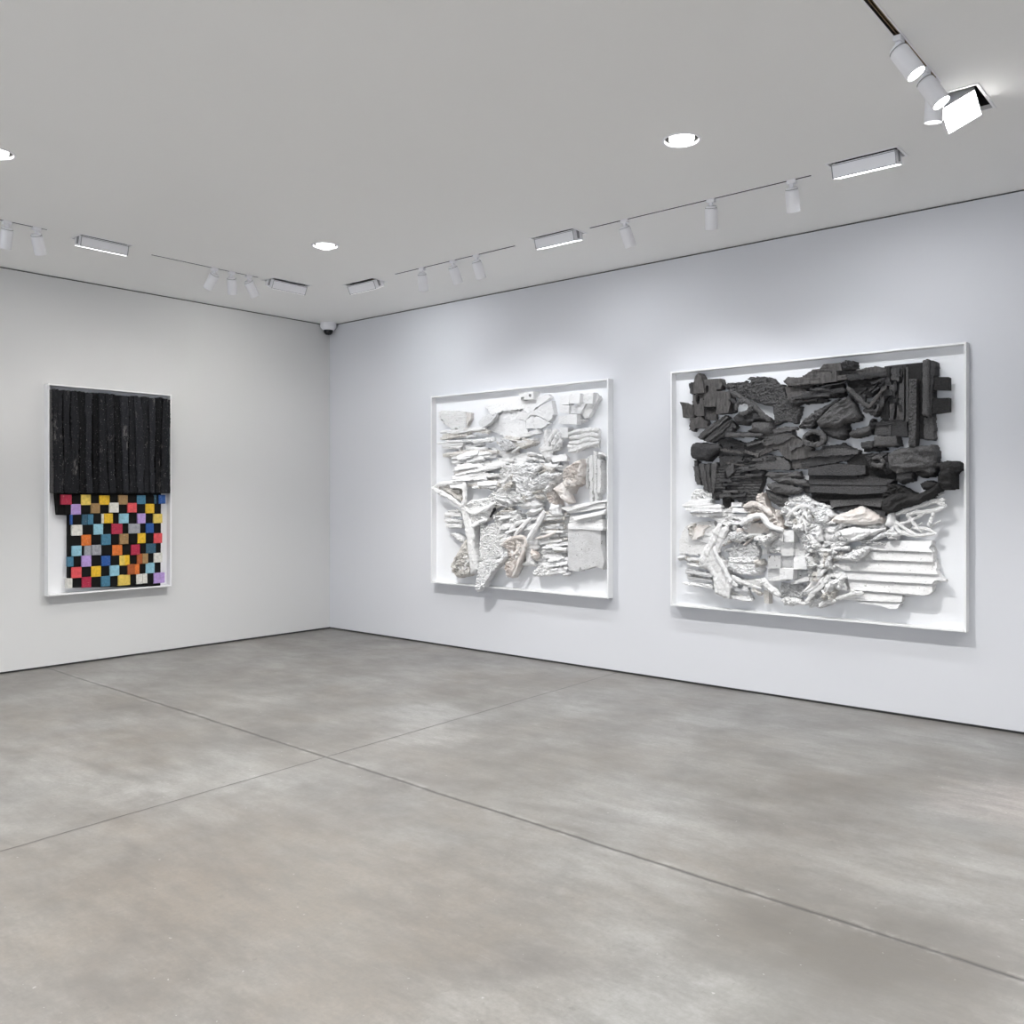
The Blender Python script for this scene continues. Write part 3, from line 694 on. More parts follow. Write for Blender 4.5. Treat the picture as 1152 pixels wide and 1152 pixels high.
# top beam and its blocks
p('K', '440,182 455,170 500,172 545,142 570,140 580,124 640,118 700,142 760,130 802,140 802,160 660,175 575,190 455,198', .07, 'grain', CW, 'charred_beam', per=.03)
p('K', '441,182 500,176 660,160 664,176 575,192 455,200', .12, 'grain', CW, 'charred_beam', per=.03, t=.06)
p('K', '660,160 800,148 806,166 664,182', .10, 'grain', CH, 'charred_beam', per=.03, t=.06)
p('K', '570,150 625,148 628,184 572,191', .14, 'flat', CW, 'charred_cube', ragged=.0015, holes=[(608, 152, 2, 3)])
p('K', '600,122 640,118 645,146 602,150', .11, 'flat', CW, 'charred_cube', ragged=.0015)
p('K', '643,116 660,110 682,115 686,142 645,146', .13, 'crumple', CH, 'charred_cube', amp=.02, per=.03)
for q, hh_, m_ in (('505,236 560,225 650,204 660,218 560,238 515,250', .10, CH), ('470,205 540,200 650,190 655,205 540,220', .06, CD), ('500,222 640,208 630,216 520,232', .09, CG), ('540,228 655,222 656,236 560,248', .06, CD), ('495,255 545,236 600,248 570,258 525,262', .07, CH)):  # folded strips; the darkest also paint the shade under the beam
    p('K', q, hh_, 'grain', m_, 'charred_strip', per=.02, t=.05)
p('K', '660,182 795,165 802,190 748,236 690,224 668,208', .05, 'flat', CD, 'charred_panel', ragged=.002)
p('K', '690,224 748,236 700,244 664,206', .07, 'flat', CG, 'charred_panel')
a3.tube('K', '664,205 700,240 742,276', .12, 2.6, CG, 'charred_stick')
a3.tube('K', '672,228 700,250 725,262', .08, 2.2, CH, 'charred_stick')
a3.tube('K', '738,278 770,235 802,200', .13, 1.8, CW, 'charred_stick')
a3.tube('K', '745,300 775,280 792,225', .09, 2.6, CG, 'charred_stick')
a3.tube('K', '720,285 745,290 765,300', .08, 2.6, CG, 'charred_stick')
p('K', '735,262 790,224 788,290 762,308 742,296', .06, 'crumple', CG, 'crumbled_char', amp=.03, per=.04)
p('K', '768,180 800,165 806,240 785,262 778,215', .08, 'crumple', CH, 'crumbled_char', amp=.03, per=.04)
# big panel, upper right
p('B', '480,206 540,198 632,188 750,178 840,168 850,300 832,740 700,720 405,700 408,622 445,605 478,565 465,440', .045, 'flat', CH, 'charred_board', ragged=.002)
p('B', '632,190 700,182 752,178 752,600 640,605', .06, 'flat', CD, 'charred_board', ragged=.001)
p('B', '700,430 750,560 822,560 830,740 702,722', .062, 'flat', CD, 'charred_board', ragged=.001)
p('B', '765,575 830,570 832,738 760,728', .085, 'grain', CG, 'charred_board', ang=90, per=.02)
for q, hh_, m_ in (('608,222 622,220 620,592 604,592', .085, CG), ('636,212 650,210 652,600 636,602', .085, CG), ('500,225 612,215 608,300 500,305', .07, CG), ('555,318 612,314 612,432 560,436', .06, CD), ('588,330 612,326 612,430 580,434', .085, CG),
                   ('515,482 552,470 552,545 518,576', .085, CW), ('570,492 612,485 612,588 570,588', .085, CW), ('512,578 612,578 612,596 512,598', .08, CG), ('410,606 642,594 642,622 410,630', .075, CH), ('410,632 510,630 510,700 408,698', .06, CG),
                   ('522,630 640,622 650,712 525,706', .07, CH), ('512,628 526,628 526,706 512,704', .08, CG), ('455,470 510,455 512,590 450,580', .06, CD), ('515,350 545,330 560,370 540,385 515,380', .09, CG), ('480,310 515,300 530,340 490,350', .09, CH), ('470,380 530,370 540,410 480,420', .10, CH), ('545,438 612,438 612,470 545,462', .07, CH)):
    p('B', q, hh_, 'flat', m_, 'charred_relief_block', ragged=.001, amp=.006)
p('B', '750,168 785,156 800,160 800,570 748,562', .14, 'pillow', CG, 'charred_post', per=.2, amp=.004, R=.02, ang=90)
p('B', '796,160 838,164 846,190 845,250 832,290 818,560 798,572', .11, 'grain', CH, 'charred_post', ang=90)
p('B', '818,284 945,282 945,376 818,372', .10, 'flat', CD, 'charred_tab', ragged=.001, t=.06)
p('B', '818,436 945,432 945,532 850,545 820,545', .10, 'flat', CD, 'charred_tab', ragged=.001, t=.06)
p('B', '658,298 712,294 706,700 698,786 652,784', .14, 'rough', CG, 'charred_studded_bar', ragged=.001, amp=.012, t=.10)
p('B', '700,300 730,300 728,720 704,716', .07, 'flat', CD, 'charred_board')
# knots, ring and sticks on the left
p('A', '470,570 500,545 540,525 600,520 650,530 690,560 752,600 745,612 640,600 620,622 540,630 490,620', .11, 'pillow', CH, 'charred_knot', per=.07, amp=.018, ang=-15)
a3.tube('A', '495,520 515,470 560,455 600,478 598,515 560,545 520,540', .14, 3.0, CG, 'charred_ring')
a3.tube('A', '455,385 520,420 570,450 610,470', .11, 3.0, CG, 'charred_stick')
a3.tube('A', '595,470 650,510 700,565 748,602', .12, 3.4, CG, 'charred_stick')
a3.tube('A', '450,440 500,470 500,500', .10, 2.6, CH, 'charred_stick')
p('A', '600,612 640,600 745,605 756,640 750,692 700,700 560,670 600,650', .13, 'pillow', CG, 'charred_lump', per=.12, amp=.008, t=.08)
for q, hh_ in (('225,716 300,640 420,556 448,572 360,650 250,736', .12), ('262,738 350,660 455,590 472,602 400,690 300,752', .10), ('300,745 400,670 480,605 505,640 430,705 330,756', .08)):
    p('A', q, hh_, 'grain', CG, 'charred_plank', ang=38, per=.02, amp=.02, t=.06)
p('A', '410,700 450,650 480,640 480,675 690,688 690,712 440,716', .10, 'grain', CH, 'charred_plank', per=.02, t=.05)
p('A', '160,790 172,765 205,752 370,765 382,795 340,838 285,885 200,880 172,868 160,840', .12, 'pillow', CH, 'charred_pod', per=.3, amp=.004, R=.05)
# middle plates
p('A', '365,742 450,720 562,760 566,862 540,870 375,852', .06, 'flat', CH, 'charred_plate', holes=[(466, 790, 11, 9)])
p('A', '560,765 690,712 702,810 655,838 640,868 600,855 560,862', .065, 'flat', CH, 'charred_plate', tilt=(.1, -.1))
p('A', '690,690 790,672 900,662 910,705 970,740 1042,790 1042,858 900,882 850,862 800,800 705,815', .08, 'flat', CW, 'charred_plate', amp=.006)
p('A', '690,690 900,680 910,705 830,760 790,770 760,745 700,740', .095, 'flat', CG, 'charred_plate', amp=.006)
p('A', '637,870 720,840 840,865 896,915 890,948 720,950 635,946', .09, 'flat', CG, 'charred_plate', amp=.006, tilt=(0, -.15))
p('A', '375,858 470,850 552,852 522,945 440,935 420,985 410,985 412,930 380,900', .085, 'flat', CH, 'charred_plate')
p('A', '552,860 605,858 638,890 634,948 700,956 690,1000 520,1000 500,945 530,930', .05, 'rough', CG, 'crumbled_char', amp=.01)
p('A', '900,885 1042,862 1152,790 1300,790 1300,850 1152,880 1060,902 1020,940 905,946', .06, 'flat', CW, 'charred_plate')
p('A', '1040,818 1152,800 1300,792 1380,812 1380,838 1152,852 1040,856', .085, 'flat', CG, 'charred_plate')
p('A', '760,660 830,645 920,638 942,655 900,672 770,688', .10, 'grain', CG, 'charred_strip', t=.04)
p('A', '430,690 560,684 690,690 690,712 430,716', .12, 'grain', CG, 'charred_strip', t=.04)
p('A', '545,762 680,735 680,748 560,770', .09, 'grain', CH, 'charred_strip', t=.04)
p('K', '575,412 650,402 690,420 690,440 660,462 610,470 560,478 505,486 500,466 560,440', .065, 'flat', CH, 'charred_plate')
p('K', '655,450 720,436 790,436 800,470 740,486 665,478', .05, 'flat', CD, 'charred_plate')
# fan of slats and brick-like plates, lower left
for q, hh_ in (('192,928 232,932 250,1062 216,1052', .07), ('232,905 268,905 300,1102 266,1090', .09), ('272,915 305,905 328,1112 298,1114', .07), ('318,905 362,900 352,1060 330,1132', .10), ('200,880 225,895 222,925 200,925', .06)):
    p('A', q, hh_, 'grain', CG, 'charred_slat', ang=85, per=.015, t=.06)
p('K', '202,470 262,450 262,596 196,590 196,520', .065, 'brick', CG, 'charred_brickwork', amp=.02)
p('K', '262,470 330,448 345,490 374,502 356,560 342,600 300,612 262,596', .085, 'brick', CG, 'charred_brickwork', amp=.022)
p('K', '196,510 232,500 236,560 200,566', .10, 'brick', CG, 'charred_brickwork', amp=.02, t=.05)
p('K', '226,590 256,588 258,618 252,630 228,628', .06, 'flat', CD, 'charred_block', ragged=.001)
p('K', '190,560 205,556 206,600 190,596', .06, 'grain', CH, 'charred_slat', ang=85)
p('K', '235,490 262,470 268,500 246,520', .11, 'flat', CG, 'charred_block', t=.04)
# folded waves, lower middle
for q, hh_ in (('370,514 384,500 440,503 492,498 505,520 450,526 400,528', .10), ('395,526 450,520 520,530 528,552 470,548 420,542', .12), ('372,545 400,538 460,548 505,560 498,576 450,582 400,574', .14), ('370,562 420,575 462,590 458,628 420,622 385,600', .10), ('440,505 495,500 508,540 470,530', .08), ('500,545 530,548 542,572 512,576', .07)):
    p('K', q, hh_, 'pillow', CG, 'charred_fold', per=.06, amp=.01, t=.06)
# large layered dark slabs
p('K', '527,487 620,470 720,478 830,500 835,560 790,590 800,655 740,652 650,640 610,634 540,600 530,540', .04, 'flat', CD, 'charred_slab', ragged=.003)
for q, hh_, m_ in (('527,487 620,472 725,478 730,508 690,514 527,512', .10, CH), ('527,514 700,512 800,524 830,530 800,548 530,545', .085, CH), ('530,548 700,548 830,545 790,575 700,580 532,572', .10, CH), ('600,600 700,596 790,590 782,625 700,614 610,625', .07, CG), ('536,585 620,588 780,582 785,592 640,600 560,606', .055, CD), ('608,632 700,618 800,640 795,656 700,648 650,642', .06, CH), ('560,520 690,510 780,518 700,530', .075, CD)):
    p('K', q, hh_, 'flat', m_, 'charred_slab', tilt=(0, -.35), ragged=.002, amp=.005, t=.07)
# burls
p('K', '550,322 600,272 640,245 662,234 680,262 700,300 702,318 655,330 625,350 600,345 562,345', .15, 'pillow', CG, 'charred_burl', per=.085, amp=.018, ang=22, t=.12)
p('K', '560,345 600,342 655,330 660,370 640,388 615,384 585,370', .12, 'pillow', CH, 'charred_burl', per=.1, amp=.01)
a3.tube('K', '510,378 540,360 575,370 575,400 540,405 512,392 515,375', .13, 3.0, CG, 'charred_ring')
p('K', '510,372 545,358 580,372 575,404 540,408 512,392', .08, 'crumple', CD, 'charred_knot', amp=.03)
p('K', '490,345 515,312 550,292 592,275 565,312 545,330 540,348', .10, 'crumple', CG, 'charred_fragment', per=.06, amp=.025)
p('K', '545,292 600,262 640,240 620,262 560,300', .07, 'grain', CH, 'charred_strip', ang=35)
p('K', '664,365 680,352 712,345 745,335 752,345 740,366 700,381 672,380', .11, 'pillow', CG, 'charred_pod', per=.1, amp=.006)
p('K', '740,325 752,312 760,325 755,345 742,345', .09, 'crumple', CH, 'charred_fragment')
# box and logs, right
p('K', '755,382 760,376 835,375 840,390 838,410 756,413', .13, 'pillow', CG, 'charred_box', per=.3, amp=.003, R=.015)
p('K', '710,398 755,391 755,418 712,420', .10, 'pillow', CH, 'charred_box', per=.3, amp=.003, R=.015)
p('K', '720,418 800,415 800,428 725,430', .07, 'flat', CD, 'charred_strip')
p('K', '800,438 835,420 880,412 965,405 974,430 972,500 950,512 925,500 880,500 840,512 805,490', .13, 'pillow', CG, 'charred_log', per=.075, amp=.016, ang=-4)
p('K', '724,445 760,436 802,432 822,500 800,512 790,490 745,490', .10, 'crumple', CH, 'charred_knot', amp=.035, per=.06)
a3.tube('K', '750,455 775,450 790,470 770,480 748,470', .14, 2.6, CG, 'charred_ring')
p('K', '832,500 870,495 898,500 892,532 850,545 830,530', .11, 'pillow', CH, 'charred_knot', per=.1, amp=.008)
p('K', '900,495 970,490 968,516 935,522 900,515', .09, 'pillow', CD, 'charred_knot', per=.1, amp=.008)
p('K', '800,540 850,548 905,580 850,600 790,600 785,580 800,565', .10, 'crumple', CD, 'charred_knot', amp=.03)
# black root with arm
p('K', '976,475 990,465 1020,462 1040,462 1058,478 1056,496 1035,505 1034,562 1010,564 985,560 975,530 985,495', .15, 'pillow', CD, 'black_root', per=.08, amp=.012)
p('K', '778,602 810,580 850,572 905,578 950,560 985,532 990,560 945,602 860,628 800,650 780,632', .15, 'pillow', CD, 'black_root', per=.10, amp=.014, ang=18)
p('K', '915,542 940,532 965,534 982,548 950,572 925,562', .12, 'pillow', CD, 'black_root', per=.08)
a3.tube('K', '965,478 985,478 1010,475', .12, 3, CD, 'black_root')

a3.strips('A', '375,745 900,665 1040,790 1040,870 890,945 520,945 430,930', 16, 5, (10, 26), (2, 5), (.09, .11), (CG, CH, CW), name='charred_chip', style='flat', t=.02, jit=25)
a3.strips('K', '445,195 660,180 660,230 470,265', 14, 6, (12, 30), (1.5, 3.5), (.08, .12), (CG, CH, CD), name='charred_chip', t=.03, jit=10)
a3.strips('K', '665,205 800,170 800,290 740,300', 12, 40, (8, 18), (1.5, 3), (.08, .13), (CG, CH), name='charred_chip', t=.03, jit=60)
a3.strips('B', '480,210 620,200 615,590 470,590', 14, 88, (6, 16), (2, 5), (.08, .10), (CG, CH, CD), name='charred_chip', style='flat', t=.03, jit=6)
a3.strips('K', '200,470 330,450 370,505 340,600 200,590', 16, 2, (6, 18), (2, 4), (.09, .12), (CG, CH), name='charred_chip', t=.03, jit=8)
# ---------------- white half
for q, hh_ in (('172,160 178,95 205,68 285,65 332,100 325,165 300,175', .06),):
    p('C', q, hh_, 'crumple', PL, 'torn_plaster', amp=.03)
for q, hh_, m_ in (('110,182 170,150 300,165 395,182 396,205 250,200 130,196', .10, PL), ('130,205 260,200 398,208 396,232 260,235 150,222', .12, PB), ('165,238 290,236 400,238 400,256 270,266 185,255', .10, PL), ('150,150 280,128 330,140 300,165 170,165', .08, PB), ('290,265 400,262 480,310 440,335 380,300', .09, PL)):
    p('C', q, hh_, 'grain', m_, 'plaster_strip', per=.02, t=.05, tilt=(0, -.4))
p('C', '92,432 110,380 132,335 170,310 340,295 352,340 300,440 252,538 92,534', .045, 'flat', PL, 'plaster_plate')
p('C', '190,432 190,350 215,325 280,330 300,335 262,352 262,400', .075, 'flat', PP, 'plaster_plate', tilt=(0, -.2))
p('C', '150,335 195,310 195,400 180,430 160,390', .08, 'crumple', PD, 'plaster_fragment', amp=.04, per=.03)
p('C', '66,560 100,545 135,548 120,570 80,578', .06, 'pillow', PL, 'plaster_fragment')
a3.tube('C', '390,315 350,400 310,480 270,560 245,610', .12, 5.2, PL, 'plaster_trunk')
a3.tube('C', '440,330 400,390 375,470 330,540', .10, 4.6, PL, 'plaster_trunk')
p('C', '232,595 280,500 330,470 345,540 400,590 425,680 445,770 458,858 400,850 340,820 325,700 290,645 240,640', .12, 'pillow', PL, 'plaster_trunk', per=.09, amp=.012, ang=100, R=.04)
a3.tube('C', '345,480 370,560 420,640 455,720 470,740', .15, 2.6, PB, 'plaster_root')
a3.tube('C', '430,650 440,720 445,850', .14, 3.0, PL, 'plaster_root')
a3.tube('C', '470,690 560,740 680,780', .13, 2.4, PL, 'plaster_stick')
a3.tube('C', '420,690 480,745 515,760', .13, 2.2, PB, 'plaster_stick')
for q, hh_, m_ in (('148,560 240,562 240,582 150,580', .08, PL), ('145,598 235,608 240,630 145,618', .09, PL), ('135,640 325,680 325,700 134,672', .11, PG), ('150,690 320,715 325,735 150,712', .09, PG), ('112,735 250,748 330,762 330,776 115,752', .12, PB), ('150,660 320,700 320,720 150,690', .05, PD)):
    p('C', q, hh_, 'grain', m_, 'plaster_slat', per=.015, t=.04, ang=-8)
p('C', '440,758 575,790 612,862 440,848', .06, 'grain', PG, 'plaster_panel', per=.015, ang=-8)
p('C', '455,832 560,842 616,862 600,876 480,858', .10, 'grain', PB, 'plaster_slat', t=.04)
for q, hh_ in (('465,160 545,162 540,190 466,192', .09), ('470,198 612,212 608,238 470,232', .11), ('470,245 600,250 600,272 470,272', .08), ('530,268 590,268 590,295 530,292', .10), ('466,290 540,298 600,300 600,318 466,318', .10)):
    p('C', q, hh_, 'flat', PB, 'plaster_step', ragged=.002, tilt=(0, -.3), t=.05)
p('C', '400,220 465,190 480,310 430,330 405,290', .07, 'crumple', PL, 'torn_plaster')
p('C', '460,372 540,366 572,402 560,440 455,434', .10, 'crumple', PB, 'crumpled_plaster', amp=.04, per=.03)
p('C', '445,490 500,450 570,465 640,440 672,520 645,592 450,580', .05, 'rough', PG, 'rough_plaster', amp=.02)
p('C', '445,560 640,552 645,600 450,596', .09, 'rough', PB, 'rough_plaster', amp=.02, t=.05)
p('C', '440,592 630,600 665,590 690,650 660,684 590,688 500,672 432,640', .08, 'crumple', PB, 'crumpled_plaster', amp=.025, per=.09)
p('C', '625,580 665,570 680,610 640,632', .12, 'crumple', PD, 'plaster_fragment', amp=.04, per=.03)
p('C', '545,720 690,712 690,760 600,770', .06, 'grain', PL, 'plaster_slat')
for q, hh_, m_ in (('842,362 916,362 916,446 845,446', .11, PB), ('815,450 916,450 916,546 830,546', .06, PL), ('722,546 822,542 822,636 732,638', .06, PG), ('916,552 1010,546 1012,642 918,642', .12, PB), ('815,636 912,642 906,716 814,716', .15, PB),
                   ('918,646 1020,652 1022,722 918,722', .04, PG), ('688,498 722,500 722,534 690,534', .08, PL), ('728,640 814,638 812,702 730,698', .03, PG), ('920,448 985,452 1008,545 920,545', .03, PL), ('726,708 815,690 862,700 860,728 740,724', .10, PL), ('888,742 1000,696 1024,704 1022,728 905,752', .11, PL), ('780,366 842,368 840,446 782,440', .05, PL), ('822,546 916,548 914,636 822,634', .035, PG)):
    p('C', q, hh_, 'flat', m_, 'plaster_cube', ragged=.0012, t=.09 if hh_ > .1 else None, tilt=(random.uniform(-.12, .12), random.uniform(-.12, .12)))
p('C', '545,185 600,150 640,158 650,100 690,90 720,190 790,252 842,352 740,332 690,272 600,302 530,330 590,240', .10, 'crumple', PP, 'crumpled_plaster', amp=.05, per=.06)
a3.tube('C', '530,325 600,275 680,258 745,330 840,362', .17, 3.4, PB, 'plaster_root')
a3.tube('C', '560,190 640,175 700,205 760,250', .15, 3.0, PP, 'plaster_root')
p('C', '545,345 600,320 650,305 720,325 735,378 600,388 560,372', .07, 'flat', PP, 'plaster_plate')
a3.tube('C', '585,394 640,392 700,396', .12, 1.2, PB, 'plaster_stick')
p('C', '642,400 700,405 740,380 785,380 762,430 710,472 650,432', .13, 'crumple', PL, 'crumpled_plaster', amp=.05, per=.05, t=.07)
p('C', '700,430 830,420 830,530 720,520', .04, 'crumple', PL, 'torn_plaster')
p('C', '780,215 800,215 802,300 785,305', .12, 'pillow', PP, 'plaster_fragment', t=.06)
# crumpled middle
p('C', '855,260 905,195 1000,175 1100,190 1200,215 1210,300 1160,420 1160,640 1120,840 1050,800 1020,640 1000,540 975,440 920,350 850,330', .06, 'crumple', PL, 'crumpled_plaster', amp=.07, per=.07)
p('C', '880,120 1000,100 1060,150 1200,190 1150,240 1000,200 900,230 800,260', .07, 'crumple', PB, 'crumpled_plaster', amp=.05, per=.08)
p('C', '975,400 1060,340 1110,350 1100,460 1010,520 980,460', .11, 'crumple', PB, 'crumpled_plaster', amp=.05, per=.06, t=.08)
p('C', '1060,340 1110,330 1115,440 1080,450', .15, 'pillow', PB, 'plaster_fragment', t=.06)
a3.twigs('C', '855,260 905,195 1000,175 1200,215 1300,420 1280,720 1160,900 1050,800 1020,640 975,440', 12, (10, 26), (1.2, 2.6), (.08, .16), (PB, PL, PL), 'plaster_twig')
a3.strips('C', '855,260 905,195 1000,175 1200,215 1300,420 1280,720 1160,900 1050,800 1020,640 975,440', 44, 60, (9, 26), (3, 8), (.09, .17), (PB, PL, PB, PD), name='plaster_shard', style='crumple', t=.03, jit=80)
for q in ('990,800 1060,740 1100,660 1130,560', '1010,805 1080,760 1130,700', '1040,815 1100,780 1160,700', '1150,640 1090,700 1060,780', '870,255 940,200 1030,185', '905,230 990,290 1010,380', '1000,180 980,260 940,330'):
    a3.tube('C', q, .14, 2.2, PL, 'plaster_stick')
p('C', '818,862 870,838 960,858 972,882 1040,862 1100,850 1160,870 1210,850 1180,900 1100,922 1040,905 960,900 850,908', .06, 'crumple', PL, 'torn_plaster', amp=.03)
p('C', '820,740 1000,760 1060,820 960,858 870,838 815,850', .035, 'crumple', PG, 'torn_plaster', amp=.03)
a3.tube('C', '690,705 715,755 770,800 815,835', .10, 4.0, PL, 'plaster_stem')
p('C', '700,795 736,800 736,892 702,886', .07, 'flat', PD, 'plaster_slat', ragged=.002)
# right: shell-like folds
p('D', '75,292 110,262 140,248 228,216 280,196 330,198 385,232 452,272 442,312 330,330 240,320 150,318 80,312', .14, 'pillow', PP, 'plaster_shell', per=.10, amp=.016, ang=10, R=.07)
p('D', '140,362 250,338 330,352 472,350 400,402 330,396 250,440 178,422', .15, 'pillow', PL, 'plaster_shell', per=.08, amp=.014, ang=15, R=.04)
p('D', '55,322 150,328 150,400 120,440 50,445 35,400', .12, 'pillow', PB, 'plaster_shell', per=.08, amp=.012)
p('D', '-60,230 60,215 130,250 75,300 40,330 -40,300', .10, 'crumple', PB, 'crumpled_plaster', amp=.05, per=.06)
p('D', '300,330 470,320 500,380 400,430 300,440 200,450 150,420 260,380', .07, 'crumple', PL, 'crumpled_plaster', amp=.03)
for q, hh_, m_ in (('100,488 150,480 222,482 220,500 110,506', .15, PB), ('60,530 110,535 145,565 80,570', .13, PL), ('190,566 290,500 350,478 372,492 340,535 290,582 240,575', .17, PB), ('298,442 380,428 400,435 310,452', .14, PB), ('230,430 300,392 372,385 330,420 240,446', .17, PL), ('40,440 140,430 220,450 180,480 40,475', .10, PL)):
    p('D', q, hh_, 'crumple', m_, 'torn_plaster', amp=.03, per=.04, t=.05)
# accordion-folded sheets, lower right
ys = [(440, 505, 360, 818), (505, 590, 380, 830), (590, 665, 395, 852), (665, 745, 250, 872), (735, 815, 230, 826), (805, 880, 150, 640), (860, 925, 250, 595)]
ends = ['818,436 812,470 800,490 830,520', '828,522 830,560 834,590', '850,592 856,630 852,650 872,680', '872,682 905,720 840,722 822,748', '822,765 826,800 800,822 760,830 690,822', '655,840 608,842 604,872 596,880', '596,886 570,926 520,928 462,908']
lefts = ['380,500 400,440', '395,575 370,520', '200,650 100,600 395,590', '230,715 120,690 130,660', '240,790 210,720', '150,860 260,800', '330,888 250,872']
for i, (e_, l_) in enumerate(zip(ends, lefts)):
    y0, y1 = ys[i][0], ys[i][1]
    tp = '%s %s %s' % (l_.split()[-1], e_, l_) if False else (e_ + ' ' + l_)
    p('D', tp, .10, 'flat', PL if i % 3 else PB, 'folded_sheet', tilt=(0.0, -.34), ragged=.0025, t=.07, amp=.006)
p('D', '100,600 380,440 820,440 850,600 870,700 800,825 600,835 560,900 480,900 250,870 130,820', .072, 'flat', PL, 'folded_sheet', amp=.01)
p('D', '868,722 925,712 926,735 880,738', .09, 'pillow', PB, 'plaster_fragment', t=.04)
# branching lattice
for q, r_ in (('560,250 650,215 750,180 905,130', 2.2), ('640,262 700,235 830,222 930,188', 2.2), ('550,292 640,360 720,410', 2.4), ('585,370 700,400 850,385', 2.2), ('832,222 820,280 795,330', 2.2), ('640,240 680,300 750,380', 1.8), ('700,200 740,250 800,215', 1.8), ('690,350 770,350 850,388', 1.8), ('560,330 650,300 760,250', 1.6), ('850,150 880,170 925,185', 2.0), ('520,280 560,330 600,400', 2.2), ('780,150 850,160 920,140', 2.0), ('540,250 545,330 520,380', 2.4)):
    a3.tube('D', q, .10, r_, PL, 'plaster_stick')
p('D', '555,300 640,262 700,300 640,360 600,345', .03, 'flat', PL, 'plaster_plate')
p('D', '500,235 520,205 542,240 560,320 520,340 478,330', .12, 'pillow', PB, 'plaster_shell', per=.1, amp=.008)
p('D', '480,378 520,350 582,392 570,430 512,432', .13, 'crumple', PL, 'torn_plaster', t=.06)
p('D', '385,432 420,400 480,375 505,382 470,410 400,440', .14, 'crumple', PB, 'torn_plaster', t=.06)
p('D', '560,120 680,190 860,80 900,100 700,200 560,240', .04, 'crumple', PL, 'torn_plaster')
# lower middle fan
for q, r_ in (('45,725 95,690 150,700 205,780', 3.0), ('130,855 220,830 325,808', 2.2), ('10,912 60,880 130,868', 2.4), ('-60,840 0,780 40,700', 2.6), ('-90,880 -30,820 20,740', 2.2), ('240,790 280,820 330,812', 2.0)):
    a3.tube('D', q, .13, r_, PL, 'plaster_stick')
p('D', '70,742 110,728 200,788 150,792', .15, 'flat', PB, 'plaster_fragment', t=.03)
p('D', '-80,720 40,700 150,830 60,900 -60,920', .05, 'crumple', PL, 'crumpled_plaster', amp=.05, per=.06)
p('D', '-20,470 60,440 200,470 240,560 120,590 100,680 0,700', .05, 'crumple', PL, 'crumpled_plaster', amp=.05, per=.07)

a3.strips('C', '150,420 680,330 700,860 450,860 130,740', 26, -8, (12, 30), (2, 5), (.03, .07), (PL, PB, PG, PD), name='plaster_flake', style='grain', t=.03, jit=25)
a3.strips('C', '350,260 700,200 860,330 700,470 400,470', 22, 20, (8, 20), (2.5, 6), (.05, .10), (PL, PB, PP), name='plaster_flake', style='crumple', t=.03, jit=60)
a3.strips('D', '-40,230 480,330 500,430 380,560 60,590 -40,480', 22, 15, (10, 26), (2, 5), (.08, .14), (PL, PB), name='plaster_flake', style='crumple', t=.03, jit=25)
a3.strips('D', '540,150 900,90 930,180 840,380 560,420', 12, 20, (8, 20), (1.2, 2.6), (.04, .09), (PL,), name='plaster_sliver', style='grain', t=.02, jit=50)

# ================================================================ the room
XB, YB = 13.2, -12.4                       # far extents of the gallery (behind the camera)
FL, CL = .018, .012                        # shadow gaps at floor and ceiling
def struct(name, bm, mat, **kw):
    o = from_bm(name, bm, mat); o['kind'] = 'structure'; return o
bm = bmesh.new(); box(bm, -.2, YB - .2, -.12, XB + .2, .2, 0); struct('floor', bm, 'concrete')
bm = bmesh.new(); box(bm, 0, .0, FL, XB, .12, H - CL); struct('wall_right', bm, 'wall_paint')
bm = bmesh.new(); box(bm, -.12, YB, FL, 0, .12, H - CL); struct('wall_left', bm, 'wall_paint_left')
bm = bmesh.new(); box(bm, XB, YB, 0, XB + .12, .12, H); struct('wall_far_side', bm, 'wall_paint')
# recessed dark reveals
bm = bmesh.new(); box(bm, -.01, .012, 0, XB, .05, FL); struct('trim_1', bm, 'reveal_dark')
bm = bmesh.new(); box(bm, -.05, YB, 0, -.012, .05, FL); struct('trim_2', bm, 'reveal_dark')
bm = bmesh.new(); box(bm, -.01, .012, H - CL, XB, .05, H); struct('trim_3', bm, 'reveal_dark')
bm = bmesh.new(); box(bm, -.05, YB, H - CL, -.012, .05, H); struct('trim_4', bm, 'reveal_dark')
# unseen back wall: piers, parapet, tall windows added to bring in fill daylight
FILL_WIN = [(1.0, 4.0), (4.6, 7.6), (8.2, 11.2)]
bm = bmesh.new()
box(bm, -.12, YB - .2, 0, XB + .12, YB, .35); box(bm, -.12, YB - .2, 3.2, XB + .12, YB, H)
xs = [-.12] + [v for w in FILL_WIN for v in w] + [XB + .12]
for a, b in zip(xs[::2], xs[1::2]): box(bm, a, YB - .2, .35, b, YB, 3.2)
struct('wall_back', bm, 'wall_paint')
gm = NT('clear_glass'); gm.n.remove(gm.b); _t = gm.node('ShaderNodeBsdfTransparent'); _g = gm.node('ShaderNodeBsdfGlossy'); _g.inputs['Roughness'].default_value = .02
_m = gm.node('ShaderNodeMixShader'); _m.inputs[0].default_value = .06; gm.l.new(_t.outputs[0], _m.inputs[1]); gm.l.new(_g.outputs[0], _m.inputs[2])
gm.l.new(_m.outputs[0], gm.n['Material Output'].inputs['Surface']); M['glass'] = gm.m
